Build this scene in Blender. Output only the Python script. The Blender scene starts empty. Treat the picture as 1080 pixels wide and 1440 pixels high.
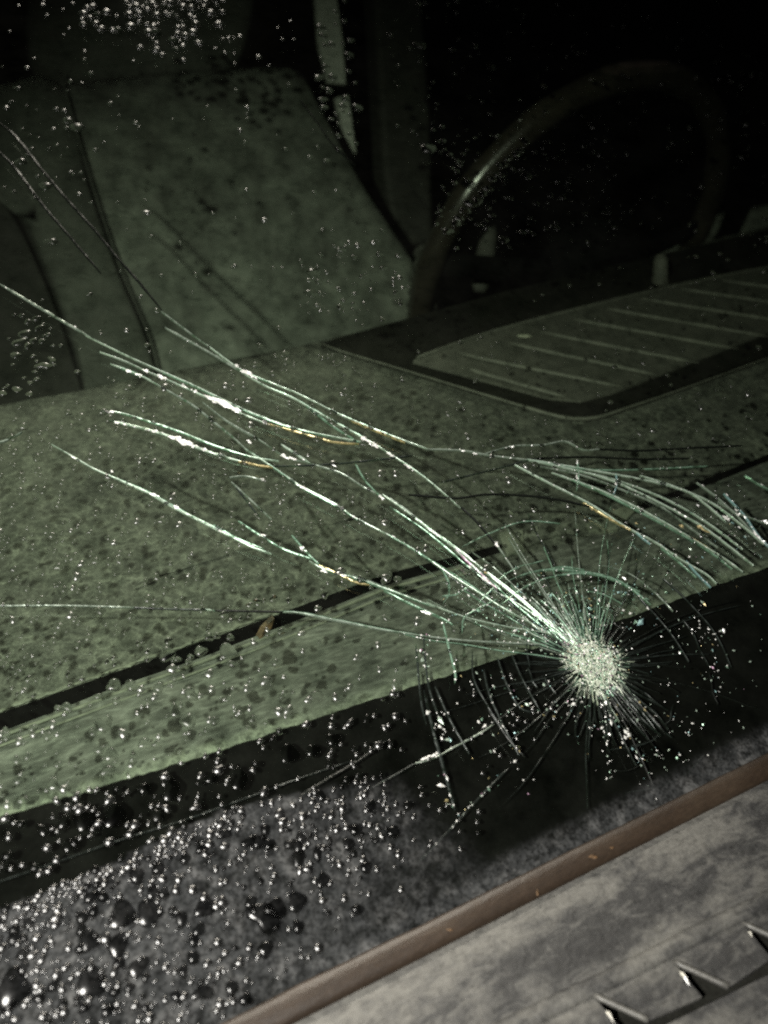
import bpy, bmesh, math, random
import numpy as np
from mathutils import Vector, Matrix, noise

# ------------------------------------------------------------------ camera, sky, lamps, exposure
scene = bpy.context.scene
COL = scene.collection
random.seed(7)
F = 1081.0                                        # focal length in photo pixels (1080 x 1440)
CX = Vector((.89559801, .23415635, -.37825257))   # world X, Y, Z axes written in camera space
CY = Vector((-.4358716, .29177723, -.85140002))
CZ = Vector((-.08899524, .92738172, .36337721))
CAM = Vector((0, 0, 1.35))
R = Matrix((CX, CY, CZ))                          # camera -> world
cd = bpy.data.cameras.new('camera')
cam = bpy.data.objects.new('camera', cd)
COL.objects.link(cam)
cam.matrix_world = Matrix.Translation(CAM) @ R.to_4x4()
cd.sensor_fit = 'VERTICAL'
cd.sensor_height = 24
cd.sensor_width = 18
cd.lens = F / 1440 * 24
cd.clip_start = .01
cd.clip_end = 200
cd.dof.use_dof = True
cd.dof.focus_distance = .40
cd.dof.aperture_fstop = 4.6
scene.camera = cam

w = bpy.data.worlds.new('World')
scene.world = w
w.use_nodes = True
nt = w.node_tree
sky = nt.nodes.new('ShaderNodeTexSky')
sky.sky_type = 'NISHITA'
sky.sun_disc = False
sky.sun_elevation = math.radians(-4)
sky.sun_rotation = math.radians(200)
nt.links.new(sky.outputs[0], nt.nodes['Background'].inputs[0])
nt.nodes['Background'].inputs[1].default_value = .02


def lamp(name, loc, aim, watt, radius, size, blend, color):
    l = bpy.data.lights.new(name, 'SPOT')
    l.energy = watt
    l.shadow_soft_size = radius
    l.spot_size = math.radians(size)
    l.spot_blend = blend
    l.color = color
    o = bpy.data.objects.new(name, l)
    COL.objects.link(o)
    o.location = loc
    o.rotation_euler = (Vector(aim) - Vector(loc)).to_track_quat('-Z', 'Y').to_euler()
    return o


# hand torch to the left of the camera; a street lamp far overhead behind the car
lamp('torch', CAM + Vector((-.25, -.08, .16)), CAM + Vector((.13, .42, -.26)), 52, .005, 95, 1.0, (1, .97, .9))
lamp('street_lamp_light', CAM + Vector((1.96, 5.9, 6.4)), CAM + Vector((-.04, .86, .26)), 7500, .12, 7.5, 1., (1, .93, .8))

scene.view_settings.view_transform = 'Standard'
scene.view_settings.look = 'None'
scene.view_settings.exposure = 0
scene.view_settings.gamma = 1
cy = scene.cycles
cy.caustics_reflective = False
cy.caustics_refractive = False
cy.max_bounces = 10
cy.transparent_max_bounces = 24
cy.transmission_bounces = 8
cy.sample_clamp_direct = 4.5
cy.sample_clamp_indirect = 1.5
cy.use_denoising = False
cy.filter_width = 2.1

# ------------------------------------------------------------------ planes; a photo pixel becomes a point on one of them
UX = Vector((1, 0, 0))


def ray(px, py):
    return R @ Vector(((px - 540) / F, (720 - py) / F, -1))


class Plane:
    def __init__(s, p, n):
        s.n = Vector(n).normalized()
        s.p = CAM + Vector(p)
        s.v = s.n.cross(UX).normalized()

    def at(s, px, py, h=0.):
        d = ray(px, py)
        t = (s.p - CAM).dot(s.n) / d.dot(s.n)
        return CAM + d * t + s.n * h

    def uv(s, u, v, h=0.):
        return s.p + UX * u + s.v * v + s.n * h

    def inv(s, q):
        d = q - s.p
        return d.dot(UX), d.dot(s.v)


def pix(q):
    c = R.transposed() @ (q - CAM)
    return 540 + F * c.x / -c.z, 720 - F * c.y / -c.z


G = Plane((0, .195, -.2543), (0, -.5736, .8192))      # outer face of the windscreen
D = Plane((0, .225, -.270), (0, -.3304, .9439))       # dashboard top
K = Plane((0, .190, -.2570), (0, -.148, .989))        # cowl
S = Plane((0, 1.10, -.17), (0, -.94, .342))           # front of the seat back


def lerp_tab(tab, x):
    return float(np.interp(x, [a for a, b in tab], [b for a, b in tab]))


# ------------------------------------------------------------------ materials
def mat(name):
    m = bpy.data.materials.new(name)
    m.use_nodes = True
    m.node_tree.nodes.clear()
    return m, m.node_tree, m.node_tree.nodes.new('ShaderNodeOutputMaterial')


def N(t, kind, **kw):
    n = t.nodes.new('ShaderNode' + kind)
    for k, v in kw.items():
        if k in n.inputs:
            n.inputs[k].default_value = v
        else:
            setattr(n, k, v)
    return n


def ramp(t, src, stops):
    r = t.nodes.new('ShaderNodeValToRGB')
    e = r.color_ramp.elements
    while len(e) < len(stops):
        e.new(.5)
    for el, (p, c) in zip(e, stops):
        el.position = p
        el.color = (*c, 1) if hasattr(c, '__len__') else (c, c, c, 1)
    t.links.new(src, r.inputs[0])
    return r.outputs[0]


def coords(t, scale=(1, 1, 1)):
    tc = t.nodes.new('ShaderNodeTexCoord')
    mp = t.nodes.new('ShaderNodeMapping')
    mp.inputs['Scale'].default_value = scale
    t.links.new(tc.outputs['Object'], mp.inputs[0])
    return mp.outputs[0]


def noise_fac(t, vec, scale, detail=4, rough=.6, dist=0.):
    n = N(t, 'TexNoise', Scale=scale, Detail=detail, Roughness=rough, Distortion=dist)
    t.links.new(vec, n.inputs['Vector'])
    return n.outputs[0]


def math_(t, op, a, b=None):
    n = t.nodes.new('ShaderNodeMath')
    n.operation = op
    for i, x in enumerate((a, b)):
        if x is None:
            continue
        if isinstance(x, (int, float)):
            n.inputs[i].default_value = x
        else:
            t.links.new(x, n.inputs[i])
    return n.outputs[0]


def mixc(t, fac, a, b, mode='MIX'):
    n = t.nodes.new('ShaderNodeMix')
    n.data_type = 'RGBA'
    n.blend_type = mode
    for s, x in (('Factor', fac), ('A', a), ('B', b)):
        i = [k for k in n.inputs if k.name == s and (k.type == 'RGBA' or s == 'Factor' and k.type == 'VALUE')][0]
        if isinstance(x, tuple):
            i.default_value = (*x, 1)
        elif isinstance(x, (int, float)):
            i.default_value = x
        else:
            t.links.new(x, i)
    return [o for o in n.outputs if o.type == 'RGBA'][0]


def surface(name, stops, scale=40, detail=6, stretch=(1, 1, 1), rough=.6, bump=.2, bscale=600, fine=.25, fscale=900, spec=.3, dist=0., web=0., wscale=190):
    """a worn matt surface: large blotches, fine speckle, small relief"""
    m, t, out = mat(name)
    b = N(t, 'BsdfPrincipled', Roughness=rough)
    b.inputs['Specular IOR Level'].default_value = spec
    v = coords(t, stretch)
    c = ramp(t, noise_fac(t, v, scale, detail, .65, dist), stops)
    f = ramp(t, noise_fac(t, v, fscale, 3), [(.3, 1 - fine), (.7, 1 + fine)])
    c = mixc(t, 1., c, f, 'MULTIPLY')
    if web:                                            # water caustics painted into the colour: light veins, dark cells
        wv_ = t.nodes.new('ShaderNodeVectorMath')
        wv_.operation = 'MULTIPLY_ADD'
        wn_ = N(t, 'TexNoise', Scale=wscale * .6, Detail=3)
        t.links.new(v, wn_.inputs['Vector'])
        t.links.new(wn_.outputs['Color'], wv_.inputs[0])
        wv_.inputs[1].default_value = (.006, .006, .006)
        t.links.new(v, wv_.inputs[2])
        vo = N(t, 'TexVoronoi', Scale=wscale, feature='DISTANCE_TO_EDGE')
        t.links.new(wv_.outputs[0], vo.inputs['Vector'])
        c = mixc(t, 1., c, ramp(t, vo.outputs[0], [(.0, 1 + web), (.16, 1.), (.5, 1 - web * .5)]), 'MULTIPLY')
    t.links.new(c, b.inputs['Base Color'])
    bp = N(t, 'Bump', Strength=bump, Distance=.001)
    t.links.new(noise_fac(t, v, bscale, 5), bp.inputs['Height'])
    t.links.new(bp.outputs[0], b.inputs['Normal'])
    t.links.new(b.outputs[0], out.inputs[0])
    return m


def glass_pane():
    m, t, out = mat('tinted_glass')
    tr = N(t, 'BsdfTransparent')
    gl = N(t, 'BsdfGlossy', Roughness=.02)
    df = N(t, 'BsdfDiffuse', Color=(.2, .2, .18, 1))
    v = coords(t)
    # thin uneven film of water and road dirt: blotches tinted to mottle the dash with shade
    film = noise_fac(t, v, 95, 5, .62, .6)
    tint = ramp(t, film, [(.30, (.63, .67, .62)), (.45, (.868, .917, .852)), (.60, (.934, .978, .912))])
    t.links.new(tint, tr.inputs[0])
    haze = ramp(t, noise_fac(t, v, 30, 6, .7), [(.35, .001), (.75, .010)])
    mx = N(t, 'MixShader')
    t.links.new(haze, mx.inputs[0])
    t.links.new(tr.outputs[0], mx.inputs[1])
    t.links.new(df.outputs[0], mx.inputs[2])
    fr = N(t, 'Fresnel', IOR=1.5)
    geo = t.nodes.new('ShaderNodeNewGeometry')            # seen from inside the pane the ratio is inverted (the ray is not bent there)
    t.links.new(math_(t, 'SUBTRACT', 1.5, math_(t, 'MULTIPLY', geo.outputs['Backfacing'], 1.5 - 1 / 1.5)), fr.inputs['IOR'])
    m2 = N(t, 'MixShader')
    t.links.new(fr.outputs[0], m2.inputs[0])
    t.links.new(mx.outputs[0], m2.inputs[1])
    t.links.new(gl.outputs[0], m2.inputs[2])
    t.links.new(m2.outputs[0], out.inputs[0])
    return m


def water(name, gloss, rough, clear):
    m, t, out = mat(name)
    g = N(t, 'BsdfGlass', Roughness=.0, IOR=1.36)
    s = N(t, 'BsdfGlossy', Roughness=rough)
    tr = N(t, 'BsdfTransparent')
    y = N(t, 'MixShader', Fac=clear)                        # most of the light goes through a drop
    t.links.new(g.outputs[0], y.inputs[1])
    t.links.new(tr.outputs[0], y.inputs[2])
    x = N(t, 'MixShader', Fac=gloss)
    t.links.new(y.outputs[0], x.inputs[1])
    t.links.new(s.outputs[0], x.inputs[2])
    t.links.new(x.outputs[0], out.inputs[0])
    return m


def fracture(name, col, gloss=.45, rough=.25, hole=(.42, .5), scale=520, keep=0.):
    """broken glass: pale scattering faces with clear gaps"""
    m, t, out = mat(name)
    d = N(t, 'BsdfDiffuse', Color=(*col, 1))
    g = N(t, 'BsdfGlossy', Roughness=rough, Color=(*[min(1, c * 1.6 + .1) for c in col], 1))
    a = N(t, 'MixShader', Fac=gloss)
    t.links.new(d.outputs[0], a.inputs[1])
    t.links.new(g.outputs[0], a.inputs[2])
    tr = N(t, 'BsdfTransparent', Color=(.86, .95, .88, 1))
    f = ramp(t, noise_fac(t, coords(t), scale, 3, .7), [(hole[0], keep), (hole[1], 1.)])
    x = N(t, 'MixShader')
    t.links.new(f, x.inputs[0])
    t.links.new(tr.outputs[0], x.inputs[1])
    t.links.new(a.outputs[0], x.inputs[2])
    t.links.new(x.outputs[0], out.inputs[0])
    return m


def dust_mat(name, stops, scale):
    """dry dirt with its own thickness (attribute 'dirt'), broken by washed patches"""
    m, t, out = mat(name)
    v = coords(t)
    d = N(t, 'BsdfDiffuse')
    t.links.new(ramp(t, noise_fac(t, v, scale, 7, .7, .4), stops), d.inputs[0])
    at = N(t, 'Attribute', attribute_name='dirt')
    n1 = noise_fac(t, v, 230, 4, .6, .15)
    n2 = noise_fac(t, v, 30, 4, .6)
    k = math_(t, 'ADD', math_(t, 'MULTIPLY', math_(t, 'SUBTRACT', n1, .5), 3.6), math_(t, 'MULTIPLY', math_(t, 'SUBTRACT', n2, .5), 2.0))
    k = math_(t, 'MULTIPLY', at.outputs['Fac'], math_(t, 'ADD', k, 1.12))
    n = t.nodes.new('ShaderNodeClamp')
    t.links.new(k, n.inputs[0])
    fine = ramp(t, noise_fac(t, v, 620, 3, .6), [(.36, .35), (.56, 1.)])
    al = math_(t, 'MULTIPLY', math_(t, 'MULTIPLY', n.outputs[0], fine), ramp(t, at.outputs['Fac'], [(.02, 0.), (.25, 1.)]))
    tr = N(t, 'BsdfTransparent')
    x = N(t, 'MixShader')
    t.links.new(al, x.inputs[0])
    t.links.new(tr.outputs[0], x.inputs[1])
    t.links.new(d.outputs[0], x.inputs[2])
    t.links.new(x.outputs[0], out.inputs[0])
    return m


def cowl_mat():
    """faded plastic: pale dust lies along the seal and the crease, wet patches are darker"""
    m, t, out = mat('dusty_cowl')
    b = N(t, 'BsdfPrincipled', Roughness=.62)
    b.inputs['Specular IOR Level'].default_value = .3
    v = coords(t)
    vs = coords(t, (.7, 1.5, 1))
    sx = t.nodes.new('ShaderNodeSeparateXYZ')
    t.links.new(v, sx.inputs[0])
    band = ramp(t, sx.outputs['Y'], [(.0, 0.), (.141, .0), (.150, .16), (.157, .0), (.1725, .0), (.178, .16), (.186, .22)])
    k = math_(t, 'ADD', noise_fac(t, vs, 26, 3, .55, .4), math_(t, 'MULTIPLY', math_(t, 'SUBTRACT', noise_fac(t, vs, 130, 6, .7, .6), .5), 1.0))
    k = math_(t, 'ADD', k, band)
    c = ramp(t, k, [(.36, (.016, .016, .016)), (.49, (.024, .024, .0236)), (.56, (.041, .0405, .0385)), (.80, (.080, .078, .071))])
    f = ramp(t, noise_fac(t, vs, 330, 5, .75), [(.32, .55), (.48, 1.), (.7, 1.2)])
    t.links.new(mixc(t, 1., c, f, 'MULTIPLY'), b.inputs['Base Color'])
    bp = N(t, 'Bump', Strength=.6, Distance=.001)
    t.links.new(noise_fac(t, v, 380, 5), bp.inputs['Height'])
    t.links.new(bp.outputs[0], b.inputs['Normal'])
    t.links.new(b.outputs[0], out.inputs[0])
    return m


M = dict(
    glass=glass_pane(), water=water('water', .27, .22, .22), water_large=water('still_water', .07, .11, .2), water_thin=water('thin_water', .012, .26, .12),
    frit=surface('black_ceramic', [(.4, .0012), (.7, .0025)], 60, bump=.05, rough=.9, spec=.02),
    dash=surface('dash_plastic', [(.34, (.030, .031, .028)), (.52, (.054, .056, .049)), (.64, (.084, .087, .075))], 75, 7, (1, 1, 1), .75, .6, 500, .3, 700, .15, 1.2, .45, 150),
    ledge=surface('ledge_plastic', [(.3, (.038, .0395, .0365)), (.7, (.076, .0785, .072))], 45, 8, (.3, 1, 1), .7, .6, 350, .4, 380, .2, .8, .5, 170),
    lip=surface('lip_plastic', [(.3, (.08, .085, .07)), (.7, (.13, .135, .11))], 60, stretch=(.3, 1, 1), rough=.6),
    mat=surface('tray_rubber', [(.35, (.007, .007, .006)), (.7, (.013, .013, .011))], 60, rough=.9, bump=.4, spec=.05),  # dark colour standing in for shade inside recesses
    plate=surface('tray_plate', [(.3, (.044, .044, .038)), (.7, (.074, .074, .064))], 70, rough=.7, bump=.4),
    rib=surface('tray_rib', [(.3, (.065, .065, .057)), (.7, (.105, .105, .092))], 60, rough=.6),
    black=surface('dark_lining', [(.4, .002), (.7, .004)], 20, rough=.9, spec=.05),
    slot=surface('slot_black', [(.4, .003), (.7, .006)], 60, rough=.9, spec=.05),
    fabric=surface('seat_fabric', [(.30, (.095, .102, .090)), (.50, (.155, .165, .146)), (.68, (.20, .212, .187))], 9, 6, (1, 1, 1), .9, .5, 900, .42, 34, .1),
    fabric_dark=surface('bolster_fabric', [(.35, (.085, .090, .080)), (.65, (.14, .148, .131))], 18, 5, (1, 1, 1), .9, .5, 900, .25, 500, .1),
    wheel=surface('wheel_leather', [(.4, (.016, .014, .011)), (.7, (.024, .021, .016))], 40, rough=.24, spec=.7, bump=.1),
    trim=surface('cabin_trim', [(.35, (.7, .72, .66)), (.7, (.85, .86, .8))], 25, rough=.45, spec=.5),
    grey_trim=surface('pillar_plastic', [(.35, (.04, .041, .036)), (.7, (.065, .066, .058))], 20, rough=.7),
    seal=surface('brown_rubber', [(.3, (.011, .0070, .0043)), (.55, (.0195, .0127, .0079)), (.75, (.034, .0245, .0165))], 40, 8, (.35, 1, 1), .5, .3, 500, .2, 900, .35),
    cowl=cowl_mat(),
    ridge=surface('cowl_edge', [(.3, (.045, .044, .041)), (.7, (.09, .088, .08))], 90, stretch=(.4, 1, 1), rough=.4),
    clip=fracture('wet_clip', (.85, .82, .72), .5, .2, (0, .01)),
    leaf=surface('dead_leaf', [(.3, (.035, .020, .009)), (.7, (.08, .045, .02))], 300, rough=.6),
    paper=surface('paper', [(.3, (.3, .3, .24)), (.7, (.4, .4, .33))], 200, rough=.8),
    amber=fracture('amber_fracture', (.34, .28, .14), .5, .25, (.4, .55), 150, .05),
    white=fracture('white_fracture', (.24, .30, .245), .36, .3, (.34, .5), 130, .2),
    pale=fracture('grey_fracture', (.12, .145, .12), .14, .3, (.38, .55), 130, .1),
    green=fracture('green_fracture', (.13, .215, .155), .4, .28, (.40, .55), 130, .1),
    dim=fracture('dim_fracture', (.015, .019, .017), .15, .35, (.40, .6), 120, .1),
    dark=fracture('dark_fracture', (.004, .005, .004), .12, .4, (.3, .36), 300, .35),  # unlit cracks: their lack of light is put into the colour
    crush=fracture('crushed_glass', (.31, .34, .275), .1, .4, (.2, .3), 900, .5),
    rose=fracture('rose_fracture', (.38, .24, .33), .6, .2, (.2, .3)),
    cyan=fracture('cyan_fracture', (.22, .36, .36), .6, .2, (.2, .3)),  # rose, cyan and amber: iridescent glints put into the colour
    spark=fracture('bright_facet', (.78, .78, .74), .55, .24, (.0, .01)),  # near-white colour standing in for glints on the facets
    dust=dust_mat('road_dust', [(.34, (.014, .0148, .0152)), (.5, (.029, .030, .0305)), (.66, (.066, .0665, .066))], 110),
    dustline=dust_mat('pale_dust', [(.3, (.11, .118, .098)), (.7, (.20, .212, .178))], 200),
)


# ------------------------------------------------------------------ building helpers
def link(name, me, mats, parent=None):
    o = bpy.data.objects.new(name, me)
    COL.objects.link(o)
    for m in (mats if isinstance(mats, (list, tuple)) else [mats]):
        me.materials.append(m)
    if parent:
        o.parent = parent
    return o


class MB:
    """collects vertices and faces for ONE mesh"""
    def __init__(s):
        s.v, s.f, s.m = [], [], []

    def add(s, vs, fs, mi=0):
        b = len(s.v)
        s.v += [tuple(q) for q in vs]
        s.f += [tuple(i + b for i in q) for q in fs]
        s.m += [mi] * len(fs)

    def build(s, name, mats, parent=None, smooth=False, origin=None):
        me = bpy.data.meshes.new(name)
        v = s.v
        if origin is not None:
            v = [(a[0] - origin[0], a[1] - origin[1], a[2] - origin[2]) for a in v]
        me.from_pydata(v, [], s.f)
        me.polygons.foreach_set('material_index', s.m)
        me.polygons.foreach_set('use_smooth', [smooth] * len(s.f))
        bm = bmesh.new()
        bm.from_mesh(me)
        bmesh.ops.recalc_face_normals(bm, faces=bm.faces)
        bm.to_mesh(me)
        bm.free()
        o = link(name, me, mats, parent)
        if origin is not None:
            o.location = origin
        return o

    def prism(s, top, down):
        """polygon given as world points, thickened by the vector down"""
        n = len(top)
        s.add(list(top) + [p + down for p in top],
              [tuple(range(n)), tuple(range(2 * n - 1, n - 1, -1))] + [(i, (i + 1) % n, n + (i + 1) % n, n + i) for i in range(n)])

    def tube(s, pts, rad, seg=8, up=Vector((0, 0, 1)), flat=1.):
        rings = []
        for i, p in enumerate(pts):
            d = (pts[min(i + 1, len(pts) - 1)] - pts[max(i - 1, 0)]).normalized()
            a = d.cross(up).normalized()
            b = a.cross(d)
            r = rad[i] if hasattr(rad, '__len__') else rad
            rings.append([p + a * (r * math.cos(2 * math.pi * k / seg)) + b * (r * flat * math.sin(2 * math.pi * k / seg)) for k in range(seg)])
        vs = [q for rg in rings for q in rg]
        fs = [(i * seg + k, i * seg + (k + 1) % seg, (i + 1) * seg + (k + 1) % seg, (i + 1) * seg + k) for i in range(len(pts) - 1) for k in range(seg)]
        fs += [tuple(range(seg - 1, -1, -1)), tuple((len(pts) - 1) * seg + k for k in range(seg))]
        s.add(vs, fs)


def spline(pts, step):
    """smooth path through 2-D points at roughly equal steps"""
    P = [Vector((p[0], p[1])) for p in pts]
    P = [P[0] * 2 - P[1]] + P + [P[-1] * 2 - P[-2]]
    out = []
    for i in range(1, len(P) - 2):
        n = max(2, int((P[i + 1] - P[i]).length / step))
        for k in range(n):
            t = k / n
            a, b, c, d = P[i - 1], P[i], P[i + 1], P[i + 2]
            out.append(.5 * ((2 * b) + (c - a) * t + (2 * a - 5 * b + 4 * c - d) * t * t + (3 * b - a - 3 * c + d) * t ** 3))
    out.append(P[-2])
    return out


def thing(name, label, cat, loc, group=None):
    o = bpy.data.objects.new(name, None)
    COL.objects.link(o)
    o.location = loc
    o.empty_display_size = .05
    tag(o, label, cat, group)
    return o


def tag(o, label, cat, group=None):
    o['label'] = label
    o['category'] = cat
    if group:
        o['group'] = group


def bevel(o, wdt, seg=2):
    b = o.modifiers.new('bevel', 'BEVEL')
    b.width = wdt
    b.segments = seg
    b.limit_method = 'ANGLE'


# ------------------------------------------------------------------ the car and its cabin
car = bpy.data.objects.new('car', None)
COL.objects.link(car)
tag(car, 'parked car at night with its rain-wet windscreen smashed near the bottom edge', 'car')

# dark lining of the cabin: floor, sides, roof, rear
x0, x1, y0, y1, z0, z1 = -.75, 1.75, .30, 2.7, .25, 1.78
sh = MB()
t_ = .02
for a, b in (((x0, y0, z0), (x1, y1, z0 + t_)), ((x0, y1, z0), (x1, y1 + t_, z1)), ((x0 - t_, y0, z0), (x0, y1, z1)),
             ((x1, y0, z0), (x1 + t_, y1, z1)), ((x0, 1.12, z1), (x1, y1, z1 + t_)), ((x0, y0 - t_, z0), (x1, y0, .95))):
    vs = [Vector((p, q, r)) for p in (a[0], b[0]) for q in (a[1], b[1]) for r in (a[2], b[2])]
    sh.add(vs, [(0, 1, 3, 2), (4, 6, 7, 5), (0, 4, 5, 1), (2, 3, 7, 6), (0, 2, 6, 4), (1, 5, 7, 3)])
sh.build('cabin_lining', M['black'], car)

# ---- dashboard
dash = bpy.data.objects.new('dashboard', None)
COL.objects.link(dash)
dash.parent = car


def gap_y(x):                                   # the long black slot in the dashboard, upper and lower lip in the photo
    return lerp_tab([(-400, 1140), (0, 1003), (380, 868), (540, 808), (710, 764), (830, 736), (1080, 640), (1500, 480)], x)


def gap_w(x):
    return lerp_tab([(-400, 30), (0, 25), (400, 20), (540, 15), (710, 12), (722, 10), (830, 11), (1080, 9), (1500, 6)], x)


def strip(xs, lo, hi, plane, h=0., rows=8):
    """grid between two photo curves, laid on a plane; returns vertices, faces, (px, py) of each vertex"""
    vs, fs, pp = [], [], []
    for x in xs:
        for k in range(rows + 1):
            y = lo(x) + (hi(x) - lo(x)) * k / rows
            vs.append(plane.at(x, y, h))
            pp.append((x, y))
    for i in range(len(xs) - 1):
        for k in range(rows):
            a = i * (rows + 1) + k
            fs.append((a, a + 1, a + rows + 2, a + rows + 1))
    return vs, fs, pp


def rear_y(x):                                  # where the dashboard rolls over towards the seats
    return lerp_tab([(-400, 690), (0, 572), (450, 481), (930, 357), (1080, 318), (1500, 215)], x)


XS = list(range(-260, 1400, 20))
mb = MB()
vs, fs, pp = strip(XS, lambda x: gap_y(x), rear_y, D, 0, 18)
rng = random.Random(3)
vs = [p + D.n * (.0022 * noise.noise(p * 14)) for p in vs]
mb.add(vs, fs)
# rolled rear edge and front wall of the slot
nx = len(XS)
rear = [D.at(x, rear_y(x)) for x in XS]
wall = MB()
for i in range(nx - 1):
    a, b = rear[i], rear[i + 1]
    prev = (a, b)
    for dy, dz in ((.012, -.004), (.024, -.018), (.03, -.05), (.03, -.25)):
        c, d = a + Vector((0, dy, dz)), b + Vector((0, dy, dz))
        mb.add([prev[0], prev[1], d, c], [(0, 1, 2, 3)])
        prev = (c, d)
    f0, f1 = D.at(XS[i], gap_y(XS[i])), D.at(XS[i + 1], gap_y(XS[i + 1]))
    wall.add([f0, f1, f1 - D.n * .03, f0 - D.n * .03], [(0, 1, 2, 3)])
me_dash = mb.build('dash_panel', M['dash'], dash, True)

mb = MB()
vs, fs, pp = strip(XS, lambda x: gap_y(x) - 6, lambda x: gap_y(x) + gap_w(x) + 6, D, -.022, 1)
mb.add(vs, fs)
mb.build('slot_floor', M['black'], dash)

mb = MB()
low = lambda x: lerp_tab([(-400, 1400), (0, 1230), (540, 1050), (1080, 850), (1500, 700)], x)
vs, fs, pp = strip(XS, lambda x: gap_y(x) + gap_w(x), low, D, .0, 10)
vs = [p + D.n * (.0015 * noise.noise(p * 18)) for p in vs]
mb.add(vs, fs)
for i in range(nx - 1):
    f0, f1 = [D.at(x, gap_y(x) + gap_w(x)) for x in (XS[i], XS[i + 1])]
    wall.add([f0, f1, f1 - D.n * .03, f0 - D.n * .03], [(0, 1, 2, 3)])
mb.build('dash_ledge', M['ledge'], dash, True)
wall.build('slot_wall', M['black'], dash)  # slot walls and floor coloured black to stand in for shade

for off, wd, hgt in ((9, .0011, .9), (22, .0009, .7)):      # two raised mouldings along the slot
    mb = MB()
    mb.tube([D.at(x, gap_y(x) + gap_w(x) + off * lerp_tab([(0, 1), (540, .8), (1080, .5)], x), .0004) for x in range(-240, 720, 30)], wd, 6, flat=hgt)
    mb.build('moulding', M['lip'], dash, True)
mb = MB()                                             # rough pale lip above the slot
rl = random.Random(9)
mb.tube([D.at(x, gap_y(x) - 2.5 + rl.uniform(-1.5, 1.5), .0004) for x in range(-240, 400, 9)], [rl.uniform(.0004, .0016) for _ in range(-240, 400, 9)], 6, flat=.7)
mb.build('slot_lip', M['lip'], dash)
# solid bridge across the slot
mb = MB()
mb.prism([D.at(*p, .0015) for p in ((708, 760), (822, 728), (836, 752), (716, 790))], D.n * -.02)
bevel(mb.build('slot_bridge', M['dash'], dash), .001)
mb = MB()
mb.prism([D.at(*p, .0035) for p in ((822, 741), (880, 714), (902, 712), (868, 748), (828, 752))], D.n * -.006)
bevel(mb.build('slot_clip', M['lip'], dash), .001)
mb = MB()
mb.prism([D.at(*p, .0028) for p in ((700, 752), (735, 748), (738, 780), (712, 784))], D.n * -.006)
bevel(mb.build('slot_clip', M['lip'], dash), .001)
# raised fold running across the dashboard top
mb = MB()
mb.tube([D.at(*p, .0005) for p in ((190, 822), (300, 786), (420, 752), (520, 722))], [.0004, .0016, .0012, .0003], 6, flat=.6)
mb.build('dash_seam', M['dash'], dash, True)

# ---- tray with ribs
tray_out = [(452, 489), (470, 482), (700, 417), (930, 362), (1080, 326), (1330, 270), (1420, 380), (1080, 503), (960, 547), (870, 578), (838, 588), (815, 591), (785, 588), (700, 563), (560, 521)]
tray = bpy.data.objects.new('tray', None)
COL.objects.link(tray)
tray.parent = dash
tray_o = tray
mb = MB()
mb.prism([D.at(*p, .004) for p in tray_out], D.n * -.012)
o = mb.build('tray_mat', M['mat'], dash)  # flat dark sheet; its colour replaces the shade on sunken tray walls
o['label'] = 'black rubber tray mat'
bpy.data.objects.remove(tray)
mb = MB()
rim = spline([(452, 489), (480, 500), (560, 524), (700, 567), (770, 588), (805, 595), (838, 593), (870, 583), (960, 552), (1080, 508), (1300, 426)], 14)
mb.tube([D.at(p.x, p.y, .0042) for p in rim], [.0009 + .0009 * math.exp(-((p.x - 810) / 110) ** 2) + .0003 * noise.noise(Vector((p.x * .03, 1, 1))) for p in rim], 8, flat=.9)
mb.build('tray_rim', M['rib'], dash, True)
mb = MB()
mb.prism([D.at(*p, .006) for p in ((580, 517), (584, 512), (700, 472), (860, 428), (1000, 396), (1180, 362), (1290, 400), (1080, 474), (900, 545), (862, 560), (815, 572), (770, 568), (690, 546))], D.n * -.004)
plate = mb.build('tray_plate', M['plate'], dash)
mb = MB()
mb.tube([D.at(p.x, p.y, .006) for p in spline([(586, 511), (700, 471), (860, 429), (1000, 397), (1180, 363)], 16)], .0026, 8, flat=.5)
mb.build('plate_border', M['rib'], plate, True)
for (a, b) in (((655, 527), (795, 567)), ((644, 506), (875, 553)), ((715, 491), (928, 537)), ((758, 475), (980, 519)), ((804, 457), (1034, 499)),
               ((850, 442), (1080, 482)), ((900, 428), (1132, 465)), ((955, 414), (1182, 447)), ((1012, 402), (1222, 430))):
    mb = MB()
    pts = [D.at(a[0] + (b[0] - a[0]) * k / 8, a[1] + (b[1] - a[1]) * k / 8, .0066) for k in range(9)]
    mb.tube(pts, [.002] + [.0052] * 7 + [.002], 8, flat=.36)
    mb.build('rib', M['rib'], plate, True)
mb = MB()                                           # short post at the back of the tray
p = D.at(928, 402, 0)
mb.tube([p, p + Vector((0, 0, .012)), p + Vector((0, 0, .028)), p + Vector((0, .002, .034))], [.011, .0085, .008, .005], 12, up=Vector((0, 1, 0)))
mb.build('tray_post', M['plate'], dash, True)

# ---- steering wheel
wheel = bpy.data.objects.new('steering_wheel', None)
COL.objects.link(wheel)
wheel.parent = car
wc = CAM + Vector((.5895, .7365, -.0736)) * 1.175
wn = Vector((math.sin(-.073) * math.cos(.545), math.cos(-.073) * math.cos(.545), math.sin(.545)))
wu = wn.cross(Vector((0, 0, 1))).normalized()
wv = wu.cross(wn)
WR = .235


def ring(r, a0, a1, n):
    return [wc + wu * (r * math.cos(a0 + (a1 - a0) * k / n)) + wv * (r * math.sin(a0 + (a1 - a0) * k / n)) for k in range(n + 1)]


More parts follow.
